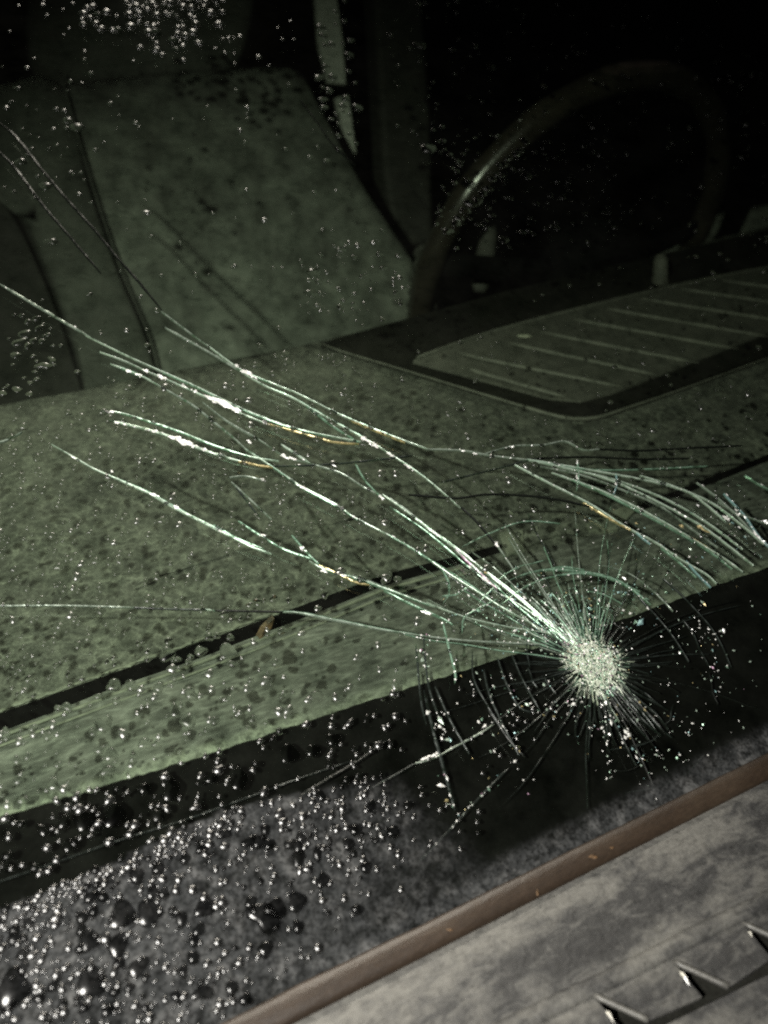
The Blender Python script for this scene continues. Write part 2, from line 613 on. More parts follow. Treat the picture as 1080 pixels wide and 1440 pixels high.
mb = MB()
mb.tube(ring(WR, 0, 2 * math.pi, 72), [.0155 + .001 * math.sin(k * 1.3) for k in range(73)], 14, up=wn)
mb.build('rim', M['wheel'], wheel, True)
for a in (.12, math.pi - .12, -math.pi / 2):
    mb = MB()
    d = wu * math.cos(a) + wv * math.sin(a)
    mb.tube([wc + d * r - wn * (.035 * (1 - r / WR)) for r in (.06, .12, .18, .225)], [.024, .018, .016, .014], 8, up=wn, flat=.45)
    mb.build('spoke', M['black'], wheel, True)
mb = MB()
mb.tube([wc - wn * .065, wc - wn * .03, wc + wn * .002, wc + wn * .012], [.075, .075, .065, .04], 20, up=wv)
mb.build('hub', M['black'], wheel, True)
mb = MB()
mb.tube([wc - wn * .065, wc - wn * .16], [.05, .055], 14, up=wv)
mb.build('column', M['black'], wheel, True)
mb = MB()                                           # stalk lever beside the rim
q0, q1 = S.at(690, 315), S.at(674, 410)
dd = Vector((.05, -.22, 0))
q0, q1 = [CAM + (q - CAM) * .80 for q in (q0, q1)]
mb.tube([q0, q0.lerp(q1, .15), q0.lerp(q1, .5), q0.lerp(q1, .9), q1], [.006, .011, .013, .012, .007], 10, up=Vector((0, 1, 0)))
mb.build('stalk', M['grey_trim'], wheel, True)
mb = MB()                                           # ribbed boot low beside the rim
q0, q1 = [CAM + (S.at(*p) - CAM) * .80 for p in ((604, 350), (592, 440))]
mb.tube([q0.lerp(q1, k / 10) for k in range(11)], [.016 + (.005 if k % 2 else 0) for k in range(11)], 12, up=Vector((0, 1, 0)))
mb.build('boot', M['grey_trim'], wheel, True)

# ---- passenger seat
seat = bpy.data.objects.new('passenger_seat', None)
COL.objects.link(seat)
seat.parent = car


def cushion(outline, name, m, h0, thick, bulge, parent=seat, plane=S, bev=.03):
    """padded slab with a rounded border, swollen in its middle"""
    bm = bmesh.new()
    P = [plane.at(p.x, p.y) for p in spline(outline + [outline[0]], 26)[:-1]]
    c = sum(P, Vector()) / len(P)
    rings = [(1., -thick), (1., -.03), (.985, -.012), (.95, -.002), (.86, 0), (.65, .0), (.35, .0)]
    rows = [[bm.verts.new(c + (p - c) * s + plane.n * (h0 + h + bulge * (1 - s * s))) for p in P] for s, h in rings]
    n = len(P)
    for r in range(len(rows) - 1):
        for i in range(n):
            bm.faces.new((rows[r][i], rows[r][(i + 1) % n], rows[r + 1][(i + 1) % n], rows[r + 1][i]))
    bm.faces.new(rows[-1])
    bm.faces.new(rows[0][::-1])
    bmesh.ops.recalc_face_normals(bm, faces=bm.faces)
    for f in bm.faces:
        f.smooth = True
    me = bpy.data.meshes.new(name)
    bm.to_mesh(me)
    bm.free()
    return link(name, me, m, parent)


cushion([(84, 108), (240, 92), (380, 84), (425, 92), (448, 130), (480, 190), (520, 262), (568, 335), (600, 400), (610, 560), (240, 660), (216, 500), (170, 385), (128, 262)],
        'backrest', M['fabric'], .0, .11, .012)
cushion([(-120, 150), (-10, 118), (82, 112), (126, 262), (168, 385), (214, 500), (236, 640), (150, 680), (112, 520), (60, 370), (-10, 240), (-110, 200)],
        'bolster', M['fabric_dark'], .012, .10, .012)
cushion([(62, -120), (180, -150), (330, -140), (366, -40), (352, 50), (318, 88), (200, 96), (92, 92), (40, 60), (36, -30)],
        'headrest', M['fabric_dark'], -.02, .08, .015)
mb = MB()                                           # piping between cushion and bolster
mb.tube([S.at(p.x, p.y, .014) for p in spline([(84, 108), (128, 262), (170, 385), (216, 500), (238, 640)], 20)], .0018, 8, up=S.n)
mb.build('piping', M['fabric_dark'], seat, True)
# ---- belt and pillar behind the seat
mb = MB()
B = Plane((0, 1.40, 0), (0, -1, .1))
mb.prism([B.at(*p) for p in ((441, -40), (468, -40), (482, 60), (486, 118), (462, 116), (448, 60))], B.n * -.01)
mb.prism([B.at(*p) for p in ((472, 138), (490, 134), (500, 215), (494, 222), (484, 190))], B.n * -.01)
mb.build('pillar_trim', M['trim'], car)
mb = MB()
B2 = Plane((0, 1.45, 0), (0, -1, .15))
mb.prism([B2.at(*p) for p in ((524, -60), (590, -60), (606, 160), (610, 340), (560, 350), (540, 240))], B2.n * -.06)
bevel(mb.build('door_pillar', M['grey_trim'], car), .01)
mb = MB()                                           # dim fabric-coloured shape at the right
B3 = Plane((0, 1.35, 0), (-.1, -1, .25))
mb.prism([B3.at(*p) for p in ((900, 345), (960, 318), (1040, 290), (1300, 250), (1400, 420), (900, 420))], B3.n * -.08)
bevel(mb.build('door_card', M['fabric'], car), .03, 3)

mb = MB()                                           # dim door trim left of the seat
B4 = Plane((0, 1.30, 0), (.15, -1, .2))
mb.prism([B4.at(*p) for p in ((-420, 190), (-200, 170), (60, 190), (170, 420), (190, 640), (-420, 760))], B4.n * -.04)
bevel(mb.build('door_trim', M['grey_trim'], car), .015, 3)

# ------------------------------------------------------------------ windscreen
ws_me = MB()
u0, u1, v0, v1 = -.62, 1.5, -.006, 1.12
TH = .005
ws_me.add([G.uv(a, b, h) for h in (0, -TH) for a, b in ((u0, v0), (u1, v0), (u1, v1), (u0, v1))],
          [(0, 1, 2, 3), (7, 6, 5, 4), (0, 4, 5, 1), (1, 5, 6, 2), (2, 6, 7, 3), (3, 7, 4, 0)])
ws = ws_me.build('windscreen', M['glass'], car)
ws['label'] = 'rain-wet windscreen with a crushed impact and long cracks'


def frit_y(x):
    return lerp_tab([(-400, 1270), (0, 1142), (300, 1052), (560, 966), (835, 880), (1080, 793), (1500, 650)], x)


def seal_y(x):
    return 1330 - .496 * (x - 540)


mb = MB()
xs = list(range(-260, 1400, 10))
rng = random.Random(11)
jit = {x: rng.uniform(-1.2, 1.2) for x in xs}
vs, fs, pp = strip(xs, lambda x: frit_y(x) + jit[x], lambda x: seal_y(x) + 12, G, -TH - .0006, 2)
mb.add(vs, fs)
mb.build('black_band', M['frit'], ws)

# dust on the outside: thick towards the seal, washed off round the impact
UP = [(-260, 1370), (0, 1282), (130, 1228), (300, 1146), (420, 1112), (560, 1085), (640, 1150), (700, 1210), (760, 1180), (860, 1150), (960, 1085), (1080, 1030), (1400, 880)]
LV = [(-260, .80), (350, .74), (520, .56), (600, .40), (700, .30), (900, .22), (1080, .28), (1400, .5)]


def sstep(a, b, x):
    t = min(1, max(0, (x - a) / (b - a)))
    return t * t * (3 - 2 * t)


def dust_amount(x, y):
    s = seal_y(x) - y
    lv = lerp_tab(LV, x)
    near = sstep(62, 4, s)
    d_ = y - lerp_tab(UP, x) - 5 * noise.noise(Vector((x * .05, 0, 0))) - 4 * noise.noise(Vector((x * .17, 3, 0)))
    soft = lerp_tab([(330, 6), (480, 26), (600, 80), (1080, 60)], x)
    base = sstep(-soft * .3, soft, d_) * lv + (.45 * sstep(-2, 4, d_) * sstep(26, 6, d_) if x < 400 else 0)
    return max(base, near * .95 if x > 430 else base) if y > frit_y(x) else 0


def grid_attr(name, xs, lo, hi, rows, plane, h, m, parent, fn):
    mb = MB()
    vs, fs, pp = strip(xs, lo, hi, plane, h, rows)
    mb.add(vs, fs)
    o = mb.build(name, m, parent)
    a = o.data.attributes.new('dirt', 'FLOAT', 'POINT')
    a.data.foreach_set('value', [fn(*p) for p in pp])
    return o


o = grid_attr('dust_film', list(range(-240, 1390, 8)), lambda x: frit_y(x) + 30, lambda x: seal_y(x) + 4, 46, G, .00025, M['dust'], ws, dust_amount)
o['kind'] = 'stuff'
# uneven pale strip along the top of the black band, under the glass
o = grid_attr('dust_line', list(range(-240, 1390, 6)), lambda x: frit_y(x) - 26, lambda x: frit_y(x) + 1, 6, G, -TH - .0009, M['dustline'], ws,
              lambda x, y: (.52 + .35 * noise.noise(Vector((x * .012, 3, 0)))) * sstep(-26, 0, y - frit_y(x)) * lerp_tab([(0, 1.25), (560, 1.1), (700, .8), (1080, .8)], x))
o['kind'] = 'stuff'


def pxm(px, py):                                      # metres per photo pixel on the glass there
    return (G.at(px, py) - CAM).dot(R @ Vector((0, 0, -1))) / F


def crack_mesh(mb, path, wpx, mi=0, rng=random, taper=(.25, .25), rough=.22, step=4.5, bead=0., beadmi=None, depth=.0012):
    """one fracture through the glass: an irregular faceted blade following the path (photo pixels)"""
    pts = spline(path, step)
    n = len(pts)
    if n < 3:
        return
    rows = []
    for i, p in enumerate(pts):
        t = i / (n - 1)
        k = min(1, t / taper[0] if taper[0] else 1, (1 - t) / taper[1] if taper[1] else 1)
        k = .15 + .85 * k
        d = (pts[min(i + 1, n - 1)] - pts[max(i - 1, 0)])
        q = G.at(p.x, p.y)
        q2 = G.at(p.x + d.x, p.y + d.y)
        tan = (q2 - q).normalized()
        side = tan.cross(G.n)
        wd = wpx * pxm(p.x, p.y) * .5 * k * rng.uniform(1 - rough, 1 + rough)
        q = q + side * (wd * rng.uniform(-.18, .18))
        rows.append([q - side * wd + G.n * .00004, q + side * (wd * rng.uniform(-.15, .15)) + G.n * (.00012 + wd * rng.uniform(.25, .45)),
                     q + side * wd + G.n * .00004, q + side * (wd * .6) - G.n * depth])
    vs = [v for r in rows for v in r]
    fs = []
    for i in range(n - 1):
        a = i * 4
        fs += [(a, a + 1, a + 5, a + 4), (a + 1, a + 2, a + 6, a + 5), (a + 2, a + 3, a + 7, a + 6), (a + 3, a, a + 4, a + 7)]
    fs += [(3, 2, 1, 0), tuple((n - 1) * 4 + k for k in range(4))]
    mb.add(vs, fs, mi)
    if bead:
        L = sum((pts[i + 1] - pts[i]).length for i in range(n - 1))
        for _ in range(int(L * bead / 10)):
            i = rng.randrange(int(n * .08), max(int(n * .08) + 1, int(n * .95)))
            p = pts[i]
            d = pts[min(i + 1, n - 1)] - pts[max(i - 1, 0)]
            chip(mb, p.x + rng.uniform(-.5, .5) * wpx, p.y + rng.uniform(-.5, .5) * wpx, wpx * rng.uniform(.22, .55), beadmi if beadmi is not None else mi, rng, d, rng.uniform(1, 2.6))


OCT = [(1, 0, 0), (-1, 0, 0), (0, 1, 0), (0, -1, 0), (0, 0, 1), (0, 0, -1)]
OCTF = [(0, 2, 4), (2, 1, 4), (1, 3, 4), (3, 0, 4), (2, 0, 5), (1, 2, 5), (3, 1, 5), (0, 3, 5)]


def chip(mb, px, py, rpx, mi, rng, d=None, stretch=1., lift=.0):
    """a splinter of glass: an uneven eight-faced grain lying on the surface"""
    q = G.at(px, py)
    s = pxm(px, py) * rpx
    if d is None:
        a = rng.uniform(0, 6.28)
        tan = UX * math.cos(a) + G.v * math.sin(a)
    else:
        tan = (G.at(px + d.x, py + d.y) - q).normalized()
    sd = tan.cross(G.n)
    vs = [q + G.n * (lift + .0001) + tan * (x * s * stretch * rng.uniform(.6, 1.3)) + sd * (y * s * rng.uniform(.6, 1.3)) + G.n * (z * s * rng.uniform(.3, .8)) +
          (tan * rng.uniform(-.25, .25) + sd * rng.uniform(-.25, .25)) * s for x, y, z in OCT]
    mb.add(vs, OCTF, mi)


def crack(path, wpx, m, seed, bead=0., beadm='spark', flares=(), **kw):
    """one crack: a bundle of fine parallel breaks with grains of glass along it"""
    rng = random.Random(seed)
    mb = MB()
    mix = {'white': [0, 2, 2, 3], 'pale': [0, 3], 'green': [0, 2, 0], 'amber': [0, 0, 3], 'rose': [0, 2, 3]}.get(m, [0])
    if wpx >= 3 and len(mix) > 1:
        crack_mesh(mb, path, wpx * .28, 0, rng, bead=bead, beadmi=1, **kw)
        for k in range(2 if wpx < 4.5 else 4):
            o0, o1, o2 = rng.uniform(-.2, .2) * wpx, rng.uniform(-.6, .6) * wpx, rng.uniform(-.2, .2) * wpx
            P = spline(path, 14)
            a = rng.randrange(0, max(1, len(P) // 3))
            b = rng.randrange(max(a + 2, len(P) * 2 // 3), len(P) + 1) if len(P) > 4 else len(P)
            Q = []
            for i in range(a, b):
                d = (P[min(i + 1, len(P) - 1)] - P[max(i - 1, 0)]).normalized()
                t = i / max(1, len(P) - 1)
                off = o0 * (1 - t) ** 2 + 2 * o1 * t * (1 - t) + o2 * t * t + rng.uniform(-.03, .03) * wpx
                Q.append((P[i].x - d.y * off, P[i].y + d.x * off))
            if len(Q) > 2:
                crack_mesh(mb, Q, wpx * rng.uniform(.13, .26), rng.choice(mix), rng, **kw)
    else:
        crack_mesh(mb, path, wpx, 0, rng, bead=bead, beadmi=1, **kw)
    for (x, y, r, s) in flares:                       # bright flares: near-white chips in place of blown-out glints
        P = spline(path, 4)
        i = min(range(len(P)), key=lambda k: (P[k] - Vector((x, y))).length)
        d = P[min(i + 1, len(P) - 1)] - P[max(i - 1, 0)]
        for k in range(14):
            al_, ac_ = rng.gauss(0, .42) * r * s, rng.gauss(0, .2) * r
            e = d.normalized() if d.length else Vector((1, 0))
            chip(mb, x + e.x * al_ - e.y * ac_, y + e.y * al_ + e.x * ac_, r * rng.uniform(.16, .42), 1, rng, d, s * rng.uniform(.8, 1.5))
    q = G.at(*path[len(path) // 2])
    return mb.build('crack', [M[m], M[beadm], M['green'], M['pale']], ws, origin=q)


LONG = [
    # path, width, material, beads, flares
    ([(120, 471), (190, 505), (270, 540), (350, 578), (420, 603), (515, 622)], 4.6, 'white', .5, ()),
    ([(140, 494), (175, 507), (205, 521), (232, 532), (272, 550), (310, 567), (342, 582), (375, 595)], 5.0, 'white', 1.4,
     ((205, 521, 5, 1.2), (229, 532, 6, 1.6), (258, 543, 4, 1.2), (274, 550, 4.5, 1.), (312, 567, 8.5, 2.8), (327, 574, 7, 2.), (374, 594, 5, 1.))),
    ([(372, 594), (415, 606), (470, 621), (505, 624)], 4, 'amber', .6, ()),
    ([(155, 511), (178, 520), (200, 529), (225, 542)], 6, 'white', 1.2, ((180, 522, 4, 1.5), (196, 527, 4, 1.5))),
    ([(222, 541), (250, 557), (275, 572), (300, 592), (325, 612), (350, 635)], 6, 'pale', .2, ()),
    ([(345, 631), (385, 657), (425, 685), (460, 703), (482, 716), (500, 728), (545, 751)], 6, 'white', .9, ((425, 685, 5, 2), (480, 715, 5, 1.), (498, 727, 4, 1.))),
    ([(545, 751), (575, 768), (610, 790), (650, 815), (690, 842)], 3, 'green', .4, ()),
    ([(285, 565), (320, 592), (365, 618), (400, 641), (432, 650)], 3.5, 'pale', .8, ((350, 621, 4, 1.), (398, 640, 4.5, 1.4), (411, 645, 4, 1.5))),
    ([(227, 437), (260, 462), (295, 488)], 3.6, 'pale', .1, ()),
    ([(290, 484), (332, 515), (355, 527), (410, 549)], 4.8, 'white', .8, ((333, 515, 4, 1.2), (348, 524, 7, 1.6), (357, 530, 5, 1.5))),
    ([(405, 546), (440, 563), (480, 583), (540, 608), (602, 631)], 4.2, 'white', .5, ()),
    ([(490, 590), (530, 606), (570, 622)], 2.2, 'amber', .6, ()),
    ([(232, 460), (280, 487), (320, 510), (345, 526)], 3.4, 'pale', .2, ()),
    ([(340, 523), (375, 543), (410, 558), (440, 575), (480, 598), (520, 620), (542, 633)], 5.0, 'white', .6, ((515, 619, 7, 1.5), (527, 626, 5, 1.2))),
    ([(430, 570), (470, 600), (505, 622)], 3., 'green', .3, ()),
    ([(538, 631), (575, 655), (610, 681), (648, 714)], 4, 'white', .8, ((548, 639, 4, 1.2), (575, 657, 4, 1.6))),
    ([(648, 712), (672, 735), (698, 766)], 2.4, 'dark', .3, ((698, 766, 4.5, 1.2),)),
    ([(698, 764), (712, 785), (726, 806)], 2.4, 'pale', 1., ()),
    ([(142, 578), (170, 580), (210, 592), (250, 605), (300, 625), (350, 641), (392, 648)], 4.8, 'white', .3, ((155, 579, 3.5, 2.6),)),
    ([(153, 590), (190, 599), (220, 607), (250, 617), (280, 630), (310, 640), (345, 650)], 3.4, 'white', 1.5,
     ((164, 594, 4, 1.2), (217, 607, 4.5, 1.2), (255, 619, 8, 2.4), (265, 624, 6, 2), (287, 632, 5, 1.))),
    ([(335, 648), (365, 654), (384, 657)], 3, 'amber', .5, ()),
    ([(384, 655), (430, 654), (480, 651), (530, 646), (580, 640)], 2.0, 'dim', .2, ()),
    ([(72, 624), (100, 640), (135, 660), (175, 677), (215, 695), (250, 715), (290, 735), (325, 753), (355, 768), (382, 778)], 7.0, 'white', .5,
     ((103, 643, 3, 1.4), (158, 663, 3, 1), (215, 695, 4, 1.6), (248, 713, 4.5, 1.4), (309, 746, 4.5, 1.))),
    ([(300, 738), (335, 757), (372, 772)], 5, 'green', .4, ()),
    ([(-40, 852), (70, 851), (130, 852), (190, 854)], 1.5, 'pale', 0, ()),
    ([(188, 854), (240, 856), (290, 857)], 2.2, 'dim', 0, ()),
    ([(285, 856), (302, 858)], 4.0, 'white', 0, ()),
    ([(302, 858), (350, 859), (398, 860)], 2.0, 'dark', 0, ()),
    ([(395, 860), (420, 861), (475, 872), (540, 885), (592, 893)], 5.4, 'white', .1, ()),
    ([(590, 893), (640, 899), (700, 903), (770, 906)], 2.4, 'pale', .4, ()),
    ([(410, 752), (435, 780), (456, 800)], 2.6, 'green', .9, ((425, 772, 4, 1.3),)),
    ([(435, 788), (456, 800), (500, 812), (540, 826), (592, 846), (612, 853)], 6, 'white', 1.5, ((455, 803, 4, 1.5), (480, 808, 4, 2))),
    ([(448, 794), (475, 806), (500, 818), (520, 822)], 3, 'amber', 1.3, ()),
    ([(600, 846), (625, 857), (665, 870), (715, 881), (785, 892)], 4.2, 'white', 1.0, ()),
    ([(540, 830), (580, 850), (620, 868), (640, 880)], 5, 'green', 1.4, ((600, 862, 4, 2),)),
    ([(335, 732), (370, 755), (402, 773), (440, 786)], 2.6, 'green', .6, ((369, 753, 4, 1.2),)),
    ([(325, 677), (350, 700), (382, 730)], 2.6, 'pale', 0, ()),
    ([(332, 685), (350, 708), (366, 728)], 2.0, 'dim', .3, ()),
    ([(322, 671), (345, 669), (372, 675)], 2.0, 'pale', 0, ((370, 675, 3.5, 1),)),
    ([(395, 624), (415, 637), (436, 651)], 3.4, 'white', .4, ()),
    ([(432, 650), (480, 665), (512, 685), (540, 698)], 3.6, 'pale', .6, ()),
    ([(500, 652), (515, 677), (540, 702)], 2.4, 'green', .5, ((536, 699, 4, 1.2),)),
    ([(538, 695), (570, 717), (605, 745), (640, 770), (675, 796)], 7.5, 'white', 1.3, ((612, 750, 4, 2),)),
    ([(548, 712), (590, 740), (625, 768), (660, 798), (690, 822)], 4.5, 'green', 1.2, ()),
    ([(640, 772), (662, 793), (682, 812), (700, 828)], 6, 'rose', 1.8, ((665, 800, 5, 1.5), (682, 815, 5, 1.2))),
    ([(670, 793), (698, 815), (730, 840), (760, 866), (800, 900)], 6.5, 'white', 1.4, ()),
    ([(690, 815), (720, 845), (755, 875), (785, 900)], 4, 'green', 1., ()),
    ([(540, 748), (572, 766), (592, 778)], 3, 'pale', .6, ()),
    ([(592, 778), (630, 805), (666, 828), (705, 853), (742, 873), (788, 900)], 4.2, 'white', .8, ()),
    ([(0, 399), (30, 417), (62, 436), (100, 458), (128, 474)], 3.4, 'pale', .2, ()),
    ([(-15, 625), (10, 618), (31, 607)], 3.0, 'pale', 0, ()),
    ([(-10, 166), (20, 190), (60, 240), (100, 287), (130, 320), (165, 362), (200, 402), (228, 436)], 4.0, 'dark', 0, ()),
    ([(-10, 205), (20, 235), (60, 288), (100, 335), (142, 384)], 3.6, 'dark', 0, ()),
    ([(422, 140), (445, 170), (470, 205), (500, 232)], 1.6, 'dark', 0, ()),
    # right-hand fan
    ([(740, 645), (800, 655), (845, 663), (910, 675), (965, 690), (992, 708), (1022, 734)], 2.8, 'white', .4, ()),
    ([(762, 650), (820, 663), (865, 677), (915, 700), (955, 721), (990, 741), (1030, 771), (1060, 795)], 2.9, 'white', .5, ((955, 721, 3, 1.4),)),
    ([(776, 664), (840, 687), (890, 710), (940, 737), (982, 762), (1022, 787), (1045, 804)], 2.9, 'white', .5, ()),
    ([(965, 752), (985, 763), (1008, 778), (1030, 792)], 2.4, 'amber', .5, ((986, 742, 6.5, 1.6), (958, 740, 4, 1.3))),
    ([(724, 653), (775, 680), (830, 708), (880, 740), (922, 762), (957, 786), (992, 806), (1008, 820)], 2.9, 'white', .5, ()),
    ([(742, 646), (800, 659), (850, 670), (900, 686), (950, 708), (1000, 738), (1045, 772)], 2.4, 'white', .3, ()),
    ([(790, 668), (850, 694), (905, 722), (960, 752), (1005, 780), (1030, 800)], 2.2, 'green', .4, ()),
    ([(900, 668), (950, 684), (1000, 706), (1040, 735), (1075, 765)], 2.4, 'white', .4, ()),
    ([(980, 678), (1010, 700), (1040, 728), (1070, 762)], 2.2, 'pale', .6, ()),
    ([(930, 770), (955, 790), (980, 812)], 2.0, 'green', .9, ()),
    ([(820, 706), (855, 727), (875, 738), (893, 747)], 3.8, 'amber', 1.5, ((833, 716, 3, 1), (858, 729, 3.5, 1.2), (885, 744, 4, 1.5))),
    ([(893, 747), (905, 757), (915, 765)], 2, 'cyan', 1.4, ()),
    ([(760, 655), (820, 668), (880, 690), (930, 712), (975, 745), (1010, 770)], 2.0, 'pale', .4, ()),
    ([(600, 631), (650, 633), (690, 640), (742, 646)], 2.6, 'pale', .6, ((651, 634, 3, 1), (668, 638, 2.5, 1.4))),
    ([(675, 640), (720, 627), (765, 625), (795, 620), (820, 632), (845, 631)], 2.2, 'pale', .5, ((720, 628, 3, 1.),)),
    ([(840, 631), (900, 633), (960, 630), (1045, 626)], 2.0, 'dark', .2, ()),
    ([(742, 645), (820, 642), (900, 645), (970, 644)], 2.0, 'dark', .1, ()),
    ([(742, 646), (820, 659), (890, 660), (995, 655)], 1.8, 'green', .5, ()),
    ([(575, 695), (640, 700), (682, 695), (732, 696), (785, 702), (830, 712)], 2.6, 'dark', 0, ()),
    ([(620, 678), (660, 668), (700, 658), (745, 646)], 1.8, 'dim', .2, ()),
    ([(1018, 694), (1045, 722), (1066, 752), (1085, 772)], 3.4, 'cyan', 1.8, ((1022, 729, 5.5, 1), (1037, 724, 4, 1), (1063, 752, 4, 2), (1070, 759, 4, 2))),
    ([(1010, 705), (1040, 722), (1090, 740)], 2.4, 'pale', .8, ((1077, 734, 5, 1.),)),
    ([(1048, 668), (1066, 680), (1090, 692)], 2.4, 'green', .8, ()),
    ([(812, 648), (814, 668), (811, 690)], 2.4, 'green', 1.8, ((812, 650, 2.5, 1), (811, 670, 2.5, 2))),
    ([(866, 665), (868, 680), (862, 697)], 2.2, 'cyan', 1.8, ((866, 680, 3, 1.6),)),
    ([(965, 788), (980, 806), (1000, 826)], 2.6, 'cyan', 1.4, ()),
    # lower left of the impact
    ([(582, 1074), (610, 1066), (640, 1050), (672, 1033), (695, 1018)], 2.6, 'pale', .7, ((600, 1066, 4, 2.2), (612, 1061, 3.5, 2), (682, 1021, 4, 1))),
    ([(520, 1110), (555, 1090), (584, 1073)], 2.2, 'dim', .2, ()),
    ([(585, 1216), (620, 1180), (655, 1142), (690, 1105), (715, 1080)], 3.0, 'dim', 1.0, ()),
    ([(390, 1142), (440, 1108), (500, 1072), (545, 1040)], 3.4, 'dark', 0, ()),
    ([(-20, 1246), (60, 1219), (160, 1184), (250, 1156), (330, 1128), (420, 1095), (500, 1068)], 1.6, 'dim', .25, ()),
]
for i, (path, wpx, m, bd, fl) in enumerate(LONG):
    crack(path, wpx * .88, m, 100 + i, bd * .8, 'amber' if m == 'amber' else 'spark', fl,
          taper=(.12, .12) if wpx > 3 else (.05, .05))

# ---- the impact: crushed core, rays, rings, loose splinters
IC = (835, 934)
iu, iv = G.inv(G.at(*IC))


def polar(r, a):                                      # metres and angle on the glass -> photo pixel
    return pix(G.uv(iu + r * math.cos(a), iv + r * math.sin(a)))


rng = random.Random(21)
mb = MB()
for k in range(4600):
    a = rng.uniform(0, 6.283)
    rr = 1.0 + .10 * math.sin(3 * a + 1) + .07 * math.sin(7 * a)
    t = rng.random() ** .5
    r = .0109 * rr * (t if rng.random() < .80 else t * rng.uniform(1, 1.6)) * (1.08 if abs(math.sin(a)) > .7 else .97)
    px, py = polar(r, a)
    hgt = .0016 * max(0, 1 - (r / .0135) ** 2) * rng.uniform(.2, 1)
    chip(mb, px, py, rng.uniform(.6, 1.7), rng.choices([0, 1, 2, 3, 4, 5], [54, 6, 24, 3, 2, 11])[0], rng, None, rng.uniform(.7, 1.8), hgt)
o = mb.build('crushed_core', [M['crush'], M['spark'], M['green'], M['rose'], M['amber'], M['dim']], ws, origin=G.at(*IC))
o['kind'] = 'stuff'

mb = MB()                                             # hair-fine splinters fringing the core
for k in range(360):
    a = rng.uniform(0, 6.283)
    r0 = rng.uniform(.009, .0150)
    r1 = r0 + rng.uniform(.002, .012) * rng.uniform(.4, 1)
    b_ = rng.uniform(-.12, .12)
    path = [polar(r0 + (r1 - r0) * q, a + b_ * q) for q in (0, .5, 1)]
    crack_mesh(mb, path, rng.uniform(.5, 1.3), rng.choices([0, 1, 2, 3], [30, 30, 20, 20])[0], rng, taper=(.02, .6), step=3)
o = mb.build('core_fringe', [M['crush'], M['dim'], M['pale'], M['green']], ws, origin=G.at(*IC))
o['kind'] = 'stuff'
rays = []
for k in range(168):
    a = k / 168 * 6.2832 + rng.uniform(-.03, .03)
    r0 = rng.uniform(.010, .016)
    big = rng.random()
    r1 = rng.uniform(.024, .045) if big < .55 else rng.uniform(.045, .105)
    up = math.sin(a)
    bend = rng.uniform(-.10, .10)
    path = [polar(r0 + (r1 - r0) * s, a + bend * s * s + rng.uniform(-.012, .012)) for s in (0, .2, .4, .6, .8, 1)]
    mx, my = path[2]
    over = my < frit_y(mx)
    if over:
        m = rng.choices(['green', 'white', 'pale', 'dim'], [34, 22, 26, 18] if 1.7 < a < 3.1 else [40, 0, 30, 30])[0]
        wpx = rng.uniform(1.0, 2.4)
    else:
        m = rng.choices(['dim', 'dark', 'pale'], [66, 30, 4])[0]
        wpx = rng.uniform(.8, 1.9)
    rays.append((a, r1))
    if not over and r1 > .05 and rng.random() < .5:
        continue
    crack(path, wpx, m, 900 + k, (.5 if over else .05), 'spark' if rng.random() < .7 else 'green', taper=(.02, .5))

for k in range(64):                                   # short green breaks crowding above the core
    a = rng.uniform(.55, 3.2)
    r0 = rng.uniform(.012, .026)
    r1 = r0 + rng.uniform(.006, .020)
    bend = rng.uniform(-.08, .08)
    path = [polar(r0 + (r1 - r0) * q, a + bend * q * q) for q in (0, .3, .6, 1)]
    if path[2][1] < frit_y(path[2][0]) + 4:
        crack(path, rng.uniform(1.0, 2.4), rng.choice(['green', 'green', 'pale', 'white']), 2100 + k, .8, 'spark' if rng.random() < .5 else 'green', taper=(.1, .4))
for k in range(27):                                   # broken rings, chord by chord
    r = rng.choice([.019, .023, .028, .034, .042, .051, .062, .074, .086])
    a0 = rng.uniform(0, 6.283)
    da = rng.uniform(.25, .8)
    path = [polar(r * (1 + rng.uniform(-.02, .02)), a0 + da * s / 3) for s in range(4)]
    mx, my = path[2]
    over = my < frit_y(mx)
    m = rng.choices(['green', 'pale', 'dark'], [46, 24, 30])[0] if over else rng.choices(['dim', 'dark'], [55, 45])[0]
    crack(path, rng.uniform(1.0, 2.0), m, 1500 + k, .5 if over else .05, 'spark', taper=(.1, .1))
for path, wpx, m in (([(690, 832), (725, 812), (765, 801), (815, 803), (860, 812), (900, 832)], 4.2, 'green'),
                     ([(705, 850), (745, 822), (790, 808), (840, 808), (885, 826), (915, 850)], 2.6, 'green'),
                     ([(760, 803), (790, 797), (822, 801)], 4.6, 'green'),
                     ([(618, 795), (630, 815), (632, 835), (622, 850)], 3.2, 'green'),
                     ([(660, 825), (640, 836), (622, 838)], 2.6, 'green'),
                     ([(622, 870), (630, 905), (640, 945), (640, 960)], 2.8, 'green'),
                     ([(650, 890), (652, 870), (668, 858), (700, 842)], 2.6, 'green'),
                     ([(585, 905), (588, 940), (592, 985), (600, 1020)], 2.6, 'dim'),
                     ([(596, 890), (598, 925), (604, 970), (618, 1010)], 2.6, 'dim'),
                     ([(596, 970), (610, 1030), (625, 1085), (640, 1140)], 4., 'dim'),
                     ([(612, 965), (632, 1010), (660, 1060)], 2.4, 'dim'),
                     ([(680, 940), (688, 975), (708, 1020), (730, 1062)], 2.4, 'dim'),
                     ([(700, 925), (712, 960), (732, 995), (758, 1002)], 2.0, 'dim'),
                     ([(720, 920), (735, 955), (760, 1000)], 1.6, 'dim')):
    crack(path, wpx, m, int(path[0][0] * 7), .8 if m == 'green' else .25, 'spark', taper=(.1, .1))

mb = MB()
sp = random.Random(31)


